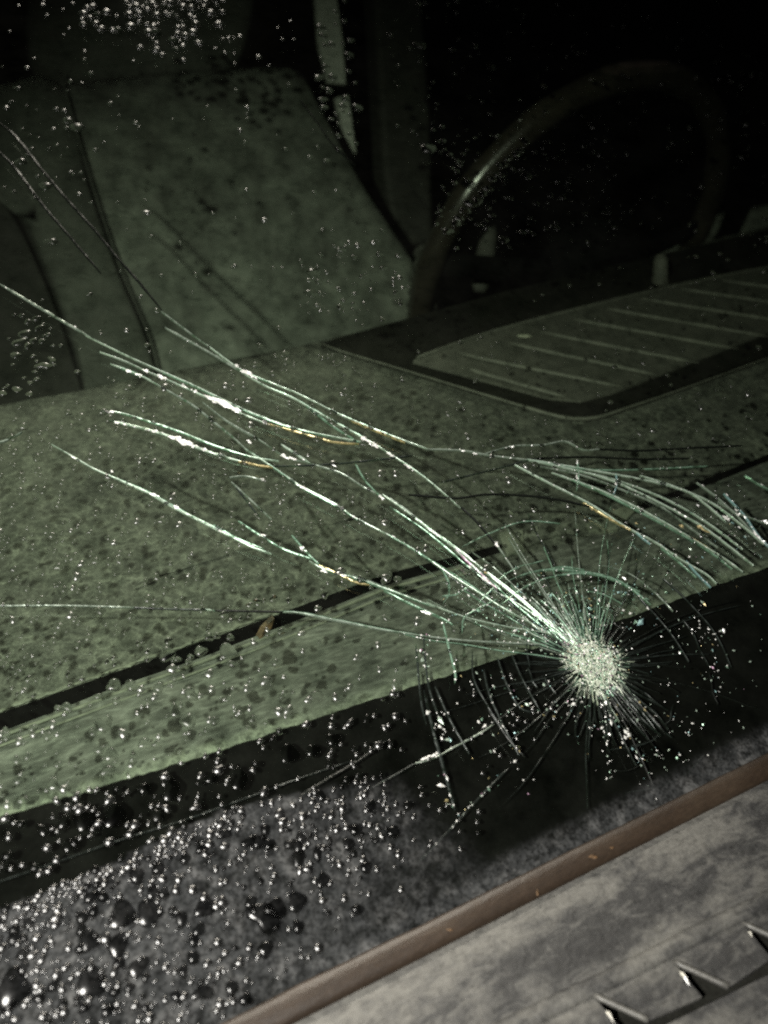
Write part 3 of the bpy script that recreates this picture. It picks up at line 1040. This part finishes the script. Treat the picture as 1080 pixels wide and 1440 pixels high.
def trail(path, n, spread, r0, r1, mix):
    P = spline(path, 3)
    for _ in range(int(n * .66)):
        i = sp.randrange(len(P))
        d = P[min(i + 1, len(P) - 1)] - P[max(i - 1, 0)]
        chip(mb, P[i].x + sp.gauss(0, spread), P[i].y + sp.gauss(0, spread), r0 + (r1 - r0) * sp.random() ** 3, sp.choices(range(6), mix)[0], sp,
             d if sp.random() < .6 else None, sp.uniform(.8, 2.2))


MIX = [44, 14, 26, 4, 5, 6]
trail([(594, 895), (597, 925), (600, 950)], 34, 4, .8, 2.4, MIX)
trail([(612, 1010), (620, 1022), (628, 1035)], 26, 6, 1, 4.2, [60, 10, 5, 0, 0, 10])
trail([(640, 958), (660, 985), (690, 1015), (728, 1068)], 34, 14, .7, 2.6, MIX)
trail([(690, 945), (700, 985), (720, 1030), (735, 1075)], 26, 5, .7, 2.4, MIX)
trail([(708, 945), (730, 985), (760, 1005)], 26, 4, .7, 2.6, [30, 10, 10, 14, 5, 10])
trail([(720, 1070), (700, 1092), (665, 1128), (645, 1150)], 26, 4, .7, 2.2, MIX)
trail([(616, 1085), (628, 1115), (634, 1138)], 12, 3, .8, 3, MIX)
trail([(845, 975), (862, 1005), (885, 1035), (905, 1068)], 60, 5, .8, 3.8, [50, 14, 12, 2, 5, 12])
trail([(840, 970), (850, 1010), (856, 1060), (858, 1100)], 40, 5, .7, 2.6, MIX)
trail([(905, 1068), (912, 1100), (925, 1135)], 16, 4, .7, 2.4, [30, 10, 30, 0, 0, 20])
trail([(895, 1040), (925, 1060), (968, 1065)], 12, 6, .7, 3, MIX)
trail([(920, 1050), (935, 1075), (945, 1100)], 14, 8, .6, 2, MIX)
trail([(985, 850), (1000, 900), (1008, 940), (1013, 985)], 40, 5, .7, 2.6, [40, 12, 18, 2, 4, 22])
trail([(970, 870), (985, 900), (993, 945)], 30, 6, .6, 2.0, MIX)
trail([(930, 850), (950, 880), (960, 930), (950, 985)], 24, 9, .6, 2., MIX)
trail([(885, 1000), (940, 1010), (1000, 1040)], 30, 12, .6, 2.2, MIX)
trail([(895, 988), (902, 995), (908, 1000)], 7, 2, 1, 2.6, [0, 0, 0, 0, 100, 0])
trail([(985, 898), (1005, 893), (1018, 888)], 12, 2, 1, 3.4, [70, 10, 10, 0, 0, 0])
trail([(880, 890), (893, 880), (900, 872)], 8, 2, 1, 4, [10, 40, 10, 0, 0, 50])
trail([(760, 1010), (790, 990), (812, 985)], 30, 8, .7, 2.4, MIX)
trail([(780, 1000), (830, 1010), (880, 1000)], 60, 16, .6, 1.8, MIX)
trail([(680, 820), (740, 850), (790, 890)], 150, 18, .6, 2.6, [26, 34, 16, 5, 7, 12])
trail([(790, 890), (820, 860), (860, 850)], 110, 22, .6, 2.4, [18, 46, 10, 2, 4, 20])
trail([(860, 850), (900, 830), (925, 840)], 60, 10, .6, 2.2, [22, 40, 14, 2, 4, 20])
trail([(720, 850), (770, 850), (830, 845), (880, 838)], 420, 24, .4, 1.3, [6, 70, 6, 2, 2, 14])
trail([(640, 860), (700, 870), (780, 890)], 240, 16, .4, 1.2, [8, 66, 10, 2, 4, 10])
trail([(700, 905), (740, 890), (790, 895)], 60, 12, .6, 2.0, [26, 40, 16, 2, 4, 12])
trail([(1000, 720), (1030, 735), (1070, 770)], 50, 10, .7, 2.6, [40, 10, 10, 5, 5, 30])
trail([(850, 740), (920, 760), (1000, 790)], 60, 26, .6, 2.0, [30, 14, 8, 4, 18, 30])
trail([(1020, 1010), (1000, 960), (1050, 930)], 40, 34, .6, 2.0, MIX)
for k in range(230):
    a = sp.uniform(0, 6.283) if k < 170 else sp.uniform(-1.9, .5)
    px, py = polar(.014 + (.075 if k < 170 else .105) * sp.random() ** 1.2, a)
    chip(mb, px, py, .6 + 1.5 * sp.random() ** 4, sp.choices(range(6), MIX)[0], sp, None, sp.uniform(.8, 2))
o = mb.build('glass_splinters', [M['spark'], M['green'], M['white'], M['rose'], M['amber'], M['cyan']], ws)
o['kind'] = 'stuff'

# ------------------------------------------------------------------ seal and cowl below the glass
mb = MB()
prof = [(-.0008, -.006), (-.0008, .0008), (.0004, .0018), (.003, .0025), (.006, .0025), (.0084, .0019), (.0094, .0005), (.0097, -.006)]
SE = Plane((0, .190, -.2570), (0, -.36, .933))
ua, ub, n = -.45, 1.3, 180
la = G.inv(G.at(300, seal_y(300)))[1], G.inv(G.at(1080, seal_y(1080)))[1]
top_v = lambda u: float(np.interp(u, [G.inv(G.at(300, seal_y(300)))[0], G.inv(G.at(1080, seal_y(1080)))[0]], la)) if 0 <= u <= .5 else (la[0] if u < 0 else la[1])
rows = []
for i in range(n + 1):
    u = ua + (ub - ua) * i / n
    base = G.uv(u, top_v(u), 0)
    wob = .0005 * noise.noise(Vector((u * 40, 0, 0))) + .0003 * noise.noise(Vector((u * 160, 5, 0)))
    rows.append([base - SE.v * ((a + (wob if j < 3 else 0))) + SE.n * h for j, (a, h) in enumerate(prof)])
k = len(prof)
mb.add([q for r in rows for q in r], [(i * k + j, i * k + j + 1, (i + 1) * k + j + 1, (i + 1) * k + j) for i in range(n) for j in range(k - 1)])
mb.build('rubber_seal', M['seal'], car, True)

# cowl: a dusty panel whose lower edge is cut into tabs, over a second panel
TEETH = [(-130, 1) for _ in ()]
apex = [(250, 1672), (372, 1612), (490, 1556), (606, 1502), (720, 1450), (834, 1400), (947, 1353), (1045, 1299), (1140, 1250), (1235, 1203), (1330, 1156)]
low_edge = []
for i, (ax, ay) in enumerate(apex):
    low_edge += [(ax + 40, ay + 49), (ax, ay), (ax + 77, ay + 36)]
cowl = bpy.data.objects.new('cowl', None)
COL.objects.link(cowl)
cowl.parent = car


def base_v(u):
    return K.inv(G.uv(u, top_v(u), 0))[1] - .0085


bm = bmesh.new()
low = [K.at(*p) for p in low_edge]
lows = sorted([(K.inv(p)) for p in low], key=lambda q: q[0])
poly = [K.uv(u, v) for u, v in [K.inv(p) for p in low]]
us = [.75, .6, .5, .4, .3, .2, .1, 0, -.1, -.2, -.35]
poly = [p for p in poly] + [K.uv(u, base_v(u)) for u in us] + [K.uv(-.35, -.2)]
mb = MB()
mb.prism(poly, K.n * -.0016)
o = mb.build('upper_panel', M['cowl'], cowl)
mb = MB()
mb.prism([K.uv(a, b, -.0062) for a, b in ((-.4, -.35), (1.1, -.35), (1.1, base_v(.5) + .01), (-.4, base_v(0) + .01))], K.n * -.003)
mb.build('vent_floor', M['mat'], cowl)  # dark floor colour stands in for shade down in the vent
mb = MB()                                             # front panel, a narrow dark slot away from the tabs
fe = [K.at(x, 1438 - .489 * (x - 915) + 12, -.0008) for x in (300, 700, 1000, 1300)]
mb.prism(fe + [K.uv(1.1, -.3, -.0008), K.uv(-.3, -.3, -.0008)], K.n * -.003)
mb.build('front_panel', M['cowl'], cowl)
print('crease y', K.at(740, 1440).y, K.at(1060, 1280).y, 'seal', K.at(540, 1385).y, K.at(1080, 1100).y)
# pressed crease parallel to the tabs
mb = MB()
mb.tube([K.at(p.x, p.y, -.0003) for p in spline([(600, 1500), (700, 1452), (790, 1408), (870, 1370), (935, 1337), (1000, 1303), (1060, 1275), (1150, 1228)], 12)],
        .0034, 10, up=K.n, flat=.62)
mb.build('crease', M['cowl'], cowl, True)
for i, (ax, ay) in enumerate(apex[4:9]):
    mb = MB()
    P = [K.at(ax - 2 + 79 * s / 8, ay - 1 + 36 * s / 8, .0003) for s in range(9)]
    mb.tube(P, [.0005] + [.0011] * 7 + [.0012], 6, up=K.n)
    mb.build('tab_edge', M['ridge'], cowl, True)
cl = random.Random(5)
for ax, ay, s, sz in ((962, 1377, 1.8, 6.5), (1054, 1315, 1.0, 5), (857, 1431, 1.7, 5.5)):   # small near-white flecks in the notches
    mb = MB()
    q = K.at(ax, ay, .0006)
    tan = (K.at(ax + 10, ay + 15) - K.at(ax, ay)).normalized()
    sd = tan.cross(K.n)
    L = sz * .00022
    vs = [q + tan * (L * s * x) + sd * (L * .62 * y) + K.n * z for x, y, z in ((-1, .1, 0), (-.5, .7, .0004), (.1, .55, .0009), (.55, .4, .0005), (1.2, 0, 0), (.4, -.5, .0003), (-.2, -.7, .0010), (-.7, -.6, .0006), (0, 0, .0014))]
    mb.add(vs, [(i, (i + 1) % 8, 8) for i in range(8)] + [tuple(range(7, -1, -1))])
    mb.build('clip', M['clip'], cowl)

# ------------------------------------------------------------------ small loose things
def scrap(name, label, cat, plane, px, py, rpx, m, seed, h=.001, group=None, elong=1.6):
    rg = random.Random(seed)
    q = plane.at(px, py, h)
    s = (q - CAM).length / F * rpx
    mb = MB()
    a0 = rg.uniform(0, 6.28)
    vs = [Vector((0, 0, s * .25))]
    nn = 9
    for k in range(nn):
        a = k / nn * 6.283
        r = s * rg.uniform(.7, 1.2)
        x, y = r * math.cos(a) * elong, r * math.sin(a) * .7
        vs.append(Vector((x * math.cos(a0) - y * math.sin(a0), x * math.sin(a0) + y * math.cos(a0), s * rg.uniform(-.05, .2))))
    vs += [v - Vector((0, 0, s * .12)) for v in vs]
    fs = [(0, 1 + k, 1 + (k + 1) % nn) for k in range(nn)] + [(nn + 1, nn + 2 + (k + 1) % nn, nn + 2 + k) for k in range(nn)]
    fs += [(1 + k, nn + 2 + k, nn + 2 + (k + 1) % nn, 1 + (k + 1) % nn) for k in range(nn)]
    mb.add(vs, fs)
    o = mb.build(name, m, None)
    o.location = q
    o.rotation_euler = plane.n.to_track_quat('Z', 'Y').to_euler()
    tag(o, label, cat, group)
    return o


scrap('leaf_fragment', 'brown scrap of dead leaf wedged in the dark slot of the dashboard', 'leaf', D, 372, 886, 11, M['leaf'], 1, .0005, elong=2.2)
scrap('paper_scrap', 'small pale paper scrap lying on the tray of the dashboard', 'scrap', D, 735, 484, 6, M['paper'], 2, .0085)
for i, (x, y, r, lab) in enumerate(((824, 1214, 3.4, 'largest orange crumb of leaf on the brown seal'), (770, 1260, 2.6, 'small crumb of leaf halfway along the brown seal'),
                                    (867, 1188, 2.2, 'thin crumb of leaf nearest the glass on the brown seal'), (626, 1312, 2.4, 'small crumb at the lower left of the brown seal'))):
    d = ray(x, y)
    best = min((rows[a][b] for a in range(len(rows)) for b in (2, 3, 4, 5)), key=lambda q: (pix(q)[0] - x) ** 2 + (pix(q)[1] - y) ** 2)
    o = scrap('leaf_crumb', lab, 'crumb', SE, x, y, r, M['leaf'], 20 + i, group='leaf crumbs on the brown seal')
    o.location = best + SE.n * .0006

# ------------------------------------------------------------------ raindrops
dr = random.Random(77)


def inside(poly, x, y):
    c = False
    j = len(poly) - 1
    for i in range(len(poly)):
        xi, yi = poly[i]
        xj, yj = poly[j]
        if (yi > y) != (yj > y) and x < (xj - xi) * (y - yi) / (yj - yi) + xi:
            c = not c
        j = i
    return c


def drop_mesh(seed, steep):
    """a sessile drop: uneven outline, steep shoulders, rounded top; unit radius"""
    rg = random.Random(seed)
    seg, bm_v, f = 18, [], []
    ph = [rg.uniform(0, 6.28) for _ in range(3)]
    am = [rg.uniform(.0, .2), rg.uniform(.02, .15), rg.uniform(0, .09)]
    prof = [(1.0, -.03)] + [(math.cos(q), math.sin(q)) for q in [math.radians(d) for d in (4, 16, 28, 40, 51, 61, 71, 81)]]
    for r, z in prof:
        for k in range(seg):
            a = k / seg * 6.2832
            q = r * (1 + r * sum(am[j] * math.cos((j + 2) * a + ph[j]) for j in range(3)))
            bm_v.append((q * math.cos(a), q * math.sin(a), z * steep))
    bm_v.append((0, 0, steep))
    for i in range(len(prof) - 1):
        for k in range(seg):
            f.append((i * seg + k, i * seg + (k + 1) % seg, (i + 1) * seg + (k + 1) % seg, (i + 1) * seg + k))
    t = len(bm_v) - 1
    f += [((len(prof) - 1) * seg + k, (len(prof) - 1) * seg + (k + 1) % seg, t) for k in range(seg)]
    return bm_v, f


SHAPES = [drop_mesh(200 + i, s) for i, s in enumerate((.50, .55, .60, .66, .72, .46, .58, .64, .8, .9))]
MESHES = {}
for kind in ('water', 'water_large', 'water_thin'):
  for n_, (v, f) in enumerate(SHAPES):
    me = bpy.data.meshes.new('raindrop')
    me.from_pydata(v, [], f)
    me.polygons.foreach_set('use_smooth', [True] * len(f))
    me.materials.append(M[kind])
    MESHES[kind, n_] = me

drops = []                                            # (px, py, radius px, shape, region)


def scatter(region, poly, n, r0, r1, power=2.5, shapes=range(8), gap=1.5, dens=None):
    xs, ys = [p[0] for p in poly], [p[1] for p in poly]
    got, tries = 0, 0
    while got < n and tries < n * 60:
        tries += 1
        x, y = dr.uniform(min(xs), max(xs)), dr.uniform(min(ys), max(ys))
        if not inside(poly, x, y) or (dens and dr.random() > dens(x, y)):
            continue
        r = r0 + (r1 - r0) * dr.random() ** power
        if any((x - a) ** 2 + (y - b) ** 2 < (gap * .55 * (r + c)) ** 2 for a, b, c, _, _ in drops):
            continue
        drops.append((x, y, r, dr.choice(list(shapes)), region))
        got += 1


BIG = [(172, 1287, 17, 'dust'), (210, 1284, 16, 'dust'), (166, 1330, 14, 'dust'), (126, 1323, 13, 'dust'), (18, 1392, 22, 'dust'), (128, 1382, 19, 'dust'), (195, 1360, 12, 'dust'),
       (372, 1290, 19, 'dust'), (388, 1278, 13, 'dust'), (289, 1276, 13, 'dust'), (255, 1292, 9, 'dust'), (418, 1268, 12, 'dust'), (374, 1335, 10, 'dust'), (286, 1396, 11, 'dust'),
       (326, 1390, 9, 'dust'), (192, 1232, 10, 'dust'), (214, 1254, 9, 'dust'), (280, 1308, 8, 'dust'), (420, 1208, 10, 'dust'), (455, 1238, 9, 'dust'), (350, 1184, 8, 'dust'),
       (161, 1147, 14, 'band'), (119, 1153, 14, 'band'), (240, 1110, 13, 'band'), (90, 1157, 9, 'band'), (202, 1109, 8, 'band'), (96, 1191, 8, 'band'), (222, 1148, 8, 'band'),
       (407, 1060, 12, 'band'), (440, 1056, 9, 'band'), (337, 1096, 12, 'band'), (468, 1040, 9, 'band'), (298, 1094, 8, 'band'), (60, 1168, 8, 'band'), (190, 1160, 6, 'band'),
       (76, 1104, 9, 'ledge'), (26, 1098, 7, 'ledge'), (31, 1126, 7, 'ledge'), (156, 1062, 9, 'ledge'), (265, 1014, 10, 'ledge'), (204, 1046, 8, 'ledge'), (146, 1018, 11, 'ledge'),
       (247, 1000, 9, 'ledge'), (24, 1069, 6, 'ledge'), (81, 1076, 5, 'ledge'), (445, 979, 9, 'ledge'), (173, 1032, 7, 'ledge'), (222, 1046, 6, 'ledge'), (152, 1084, 8, 'ledge'),
       (268, 976, 9, 'ledge'), (160, 964, 9, 'ledge'), (185, 965, 8, 'ledge'), (320, 916, 11, 'ledge'), (235, 920, 10, 'ledge'),
       (442, 384, 10, 'seat'), (438, 413, 8, 'seat'), (448, 430, 5, 'seat'), (72, 340, 7, 'seat'), (30, 228, 7, 'seat'), (64, 262, 8, 'seat'), (480, 352, 6, 'seat'), (108, 180, 9, 'seat'), (96, 170, 7, 'seat'),
       (602, 210, 10, 'dark'), (590, 64, 8, 'dark'), (690, 95, 6, 'dark'), (708, 338, 7, 'dark'), (972, 180, 6, 'dark'), (740, 248, 7, 'dark'),
       (28, 482, 8, 'door'), (36, 470, 8, 'door'), (62, 515, 8, 'door'), (22, 500, 6, 'door')]
for x, y, r, reg in BIG:
    drops.append((x, y, r, dr.choice([0, 1, 5, 6]), reg))

for k in range(15):
    drops.append((632 + 7.6 * k + dr.uniform(-3, 3), 326 - 9 * k + dr.uniform(-4, 4), dr.uniform(4.5, 8), dr.choice([0, 1, 5]), 'dark'))
DUST = [(-20, 1290), (130, 1222), (300, 1140), (420, 1108), (545, 1086), (600, 1150), (560, 1230), (470, 1330), (330, 1420), (280, 1460), (-20, 1460)]
scatter('dust', DUST, 560, 1.9, 8.5, 2.2, (2, 3, 4, 6, 7), 1.25, lambda x, y: max(.14, 1.0 - x / 560 * .95 + (.25 if y < 1230 else 0)))
scatter('dust', [(0, 1280), (130, 1225), (330, 1140), (330, 1165), (130, 1255), (0, 1310)], 80, 2.8, 6, 2, (3, 4, 7), 1.1)
scatter('dust', [(420, 1110), (545, 1080), (560, 1180), (430, 1230)], 60, 2.4, 6, 2, (3, 4, 7), 1.2)
scatter('dust', [(540, 1100), (700, 1120), (640, 1240), (540, 1260)], 16, 2.4, 5, 2, (3, 4, 7))
BAND = [(-10, 1150), (300, 1055), (560, 972), (570, 1060), (420, 1100), (250, 1155), (-10, 1255)]
scatter('band', BAND, 105, 2.8, 7.0, 2.2, (2, 3, 4, 6, 7), 1.3)
scatter('band', [(560, 990), (800, 920), (820, 1000), (700, 1100), (560, 1060)], 26, 2, 4, 2, (3, 4))
LEDGE = [(-200, 1105), (-10, 1035), (380, 895), (700, 790), (690, 925), (540, 968), (0, 1140), (-200, 1205)]
scatter('ledge', LEDGE, 175, 2.2, 7.0, 2.2, range(8), 1.3, lambda x, y: 1 if x < 420 else .35)
scatter('ledge', [(0, 1020), (380, 875), (560, 800), (570, 815), (390, 895), (0, 1040)], 24, 3, 8, 1.5, range(6), 1.2)
DASH = [(-260, 640), (-10, 580), (450, 486), (560, 530), (800, 600), (1080, 520), (1080, 640), (720, 760), (380, 870), (-10, 1000), (-260, 1090)]
scatter('dash', DASH, 860, 2.4, 6.6, 1.7, range(8), 1.3, lambda x, y: .95 if x < 520 else .6)
scatter('dash', DASH, 50, 1.8, 2.6, 1, (3, 4, 8), 1.5)
scatter('tray', [(460, 485), (930, 362), (1080, 330), (1080, 500), (820, 590)], 70, 1.8, 4.2, 2, range(8))
SEAT = [(0, 110), (430, 90), (500, 230), (600, 400), (560, 460), (220, 540), (130, 560), (0, 400)]
scatter('seat', SEAT, 90, 1.8, 4.6, 2, range(8))
scatter('seat', [(420, 320), (560, 320), (580, 420), (520, 460), (420, 430)], 60, 1.8, 4.8, 2, range(8))
scatter('seat', [(0, 120), (110, 120), (120, 280), (20, 250)], 24, 2, 4.5, 2, range(8))
scatter('dark', [(430, 0), (490, 0), (510, 220), (465, 210)], 34, 3, 8, 2, range(8))
scatter('top', [(90, -10), (330, -10), (300, 60), (200, 95), (130, 60)], 80, 3.2, 7.0, 1.4, (8, 9, 4), 1.2, lambda x, y: math.exp(-((x - 215) / 80) ** 2 - (y / 55) ** 2))
scatter('top', [(0, -10), (420, -10), (420, 95), (0, 110)], 40, 1.8, 4, 2, range(8))
scatter('dark', [(610, 180), (740, 200), (660, 360), (600, 330)], 40, 2, 4.6, 2, range(8))
scatter('dark', [(540, 0), (1080, 0), (1080, 330), (900, 350), (640, 350), (560, 200)], 270, 1.5, 4.4, 2.2, range(8), 1.6)
scatter('dark', [(690, 200), (860, 150), (880, 320), (700, 330)], 70, 1.5, 4.0, 2, range(8), 1.6)
scatter('door', [(0, 440), (60, 440), (120, 540), (0, 570)], 30, 2.4, 6, 2, range(8))
scatter('fan', [(820, 740), (1080, 650), (1080, 780), (930, 840)], 50, 1.6, 3.6, 2, range(8))

WHERE = {
    'dust': 'raindrops on the dusty foot of the windscreen', 'band': 'raindrops on the black band', 'ledge': 'raindrops over the dashboard ledge',
    'dash': 'raindrops over the dashboard top', 'tray': 'raindrops over the ribbed tray', 'seat': 'raindrops in front of the seat back',
    'top': 'raindrops in front of the headrest', 'dark': 'raindrops in front of the dark cabin', 'door': 'raindrops left of the seat',
    'fan': 'raindrops among the fan of cracks',
}
PLACE = {'dust': 'in the grey dust', 'band': 'on the clean black band', 'ledge': 'over the pale ledge', 'dash': 'over the dashboard top',
         'tray': 'over the ribbed tray', 'seat': 'in front of the seat back', 'top': 'in front of the headrest', 'dark': 'in front of the dark cabin', 'door': 'left of the seat bolster',
         'fan': 'among the fan of cracks'}
NEAR = {'dust': [((0, 1290), 'at the far left below the black band'), ((150, 1240), 'just under the edge of the black band'), ((90, 1340), 'in the dense spray at far left'),
                 ((60, 1420), 'at the bottom left corner'), ((200, 1330), 'in the middle of the dense spray'), ((220, 1420), 'in the dense spray near the bottom edge'),
                 ((330, 1200), 'below the black band, right of the spray'), ((320, 1300), 'near the dark wet patches'), ((300, 1400), 'near the brown seal'),
                 ((470, 1120), 'by the brightest glints under the band'), ((470, 1250), 'in the open grey dust'), ((600, 1180), 'beside the diagonal dusty crack')],
        'band': [((40, 1180), 'at the left end'), ((160, 1150), 'by the large flat drops'), ((300, 1090), 'halfway along'), ((430, 1050), 'where the thin crack starts'), ((640, 1000), 'among splinters left of the impact')],
        'ledge': [((40, 1090), 'at its left end by the band'), ((60, 1010), 'below the slot at left'), ((190, 1040), 'in the middle of the left half'), ((260, 970), 'just under the dark slot'),
                  ((420, 950), 'below the leaf scrap'), ((580, 900), 'beside the long horizontal crack')],
        'dash': [((30, 640), 'at the far left below the seat'), ((30, 780), 'above the long horizontal crack at left'), ((60, 920), 'between horizontal crack and slot'), ((200, 640), 'beside the lone left crack'),
                 ((200, 780), 'below the lone left crack'), ((250, 900), 'just above the dark slot'), ((330, 560), 'among the upper bundle of cracks'), ((460, 560), 'right of the upper bundle of cracks'),
                 ((420, 720), 'between the long cracks'), ((600, 580), 'in front of the tray corner'), ((620, 720), 'above the bridge of the slot'), ((760, 620), 'in front of the tray edge'), ((950, 590), 'above the fan of cracks')],
        'seat': [((60, 200), 'on its left side'), ((250, 200), 'near its top'), ((470, 380), 'in the cluster at its lower right'), ((250, 400), 'low in its middle')],
        'dark': [((600, 150), 'beside the pillar'), ((700, 300), 'inside the steering wheel'), ((900, 100), 'above the steering wheel'), ((980, 220), 'right of the steering wheel'), ((470, 100), 'on the pale pillar trim')]}


def describe(x, y, r, el, reg):
    size = 'very large' if r > 15 else 'large' if r > 10 else 'medium' if r > 7.2 else 'small'
    form = 'oblong' if max(el, 1 / el) > 1.17 else 'oval' if max(el, 1 / el) > 1.07 else 'round'
    spots = NEAR.get(reg)
    spot = ', ' + min(spots, key=lambda q: (q[0][0] - x) ** 2 + (q[0][1] - y) ** 2)[1] if spots else ''
    return f'{size} {form} raindrop {PLACE[reg]}{spot}'


drops.sort(key=lambda d: -d[2])
base_rot = Matrix((UX, G.v, G.n)).transposed()
rest = MB()
for i, (x, y, r, sh_, reg) in enumerate(drops):
    q = G.at(x, y, .00006 if reg != 'dust' else .0003)
    # radius in photo pixels is the width seen across; the glass is foreshortened along its slope
    s = pxm(x, y) * r * 1.12
    ang = dr.uniform(0, 6.283)
    el = dr.uniform(.85, 1.25)
    if r > 11:
        el = dr.uniform(.92, 1.12)
    rot = base_rot @ Matrix.Rotation(ang, 3, 'Z')
    kind = 'water_thin' if reg in ('dark', 'door', 'tray') or dr.random() < {'seat': .8, 'dash': .9, 'ledge': .55, 'dust': .2, 'band': .15, 'top': .1}.get(reg, .4) else ('water_large' if r > 7.2 else 'water')  # weaker glints, region by region, are put into the water material
    zz = s * (.45 if r > 10 else .75 if r > 7.5 else .95)
    if i < 300:
        o = bpy.data.objects.new('raindrop', MESHES[kind, sh_])
        COL.objects.link(o)
        o.matrix_world = Matrix.Translation(q) @ rot.to_4x4() @ Matrix.Diagonal((s * el, s / el, zz, 1))
        tag(o, describe(x, y, r, el, reg), 'raindrop', WHERE[reg])
    else:
        v, f = SHAPES[sh_]
        rest.add([q + rot @ Vector((a * s * el, b * s / el, c * zz)) for a, b, c in v], f, ['water', 'water_large', 'water_thin'].index(kind))
me = bpy.data.meshes.new('small_raindrops')
me.from_pydata(rest.v, [], rest.f)
me.polygons.foreach_set('use_smooth', [True] * len(rest.f))
me.polygons.foreach_set('material_index', rest.m)
o = link('small_raindrops', me, [M['water'], M['water_large'], M['water_thin']])
o['kind'] = 'stuff'
tag(o, 'fine spray of tiny raindrops all over the windscreen', 'raindrops')
print('drops', len(drops))
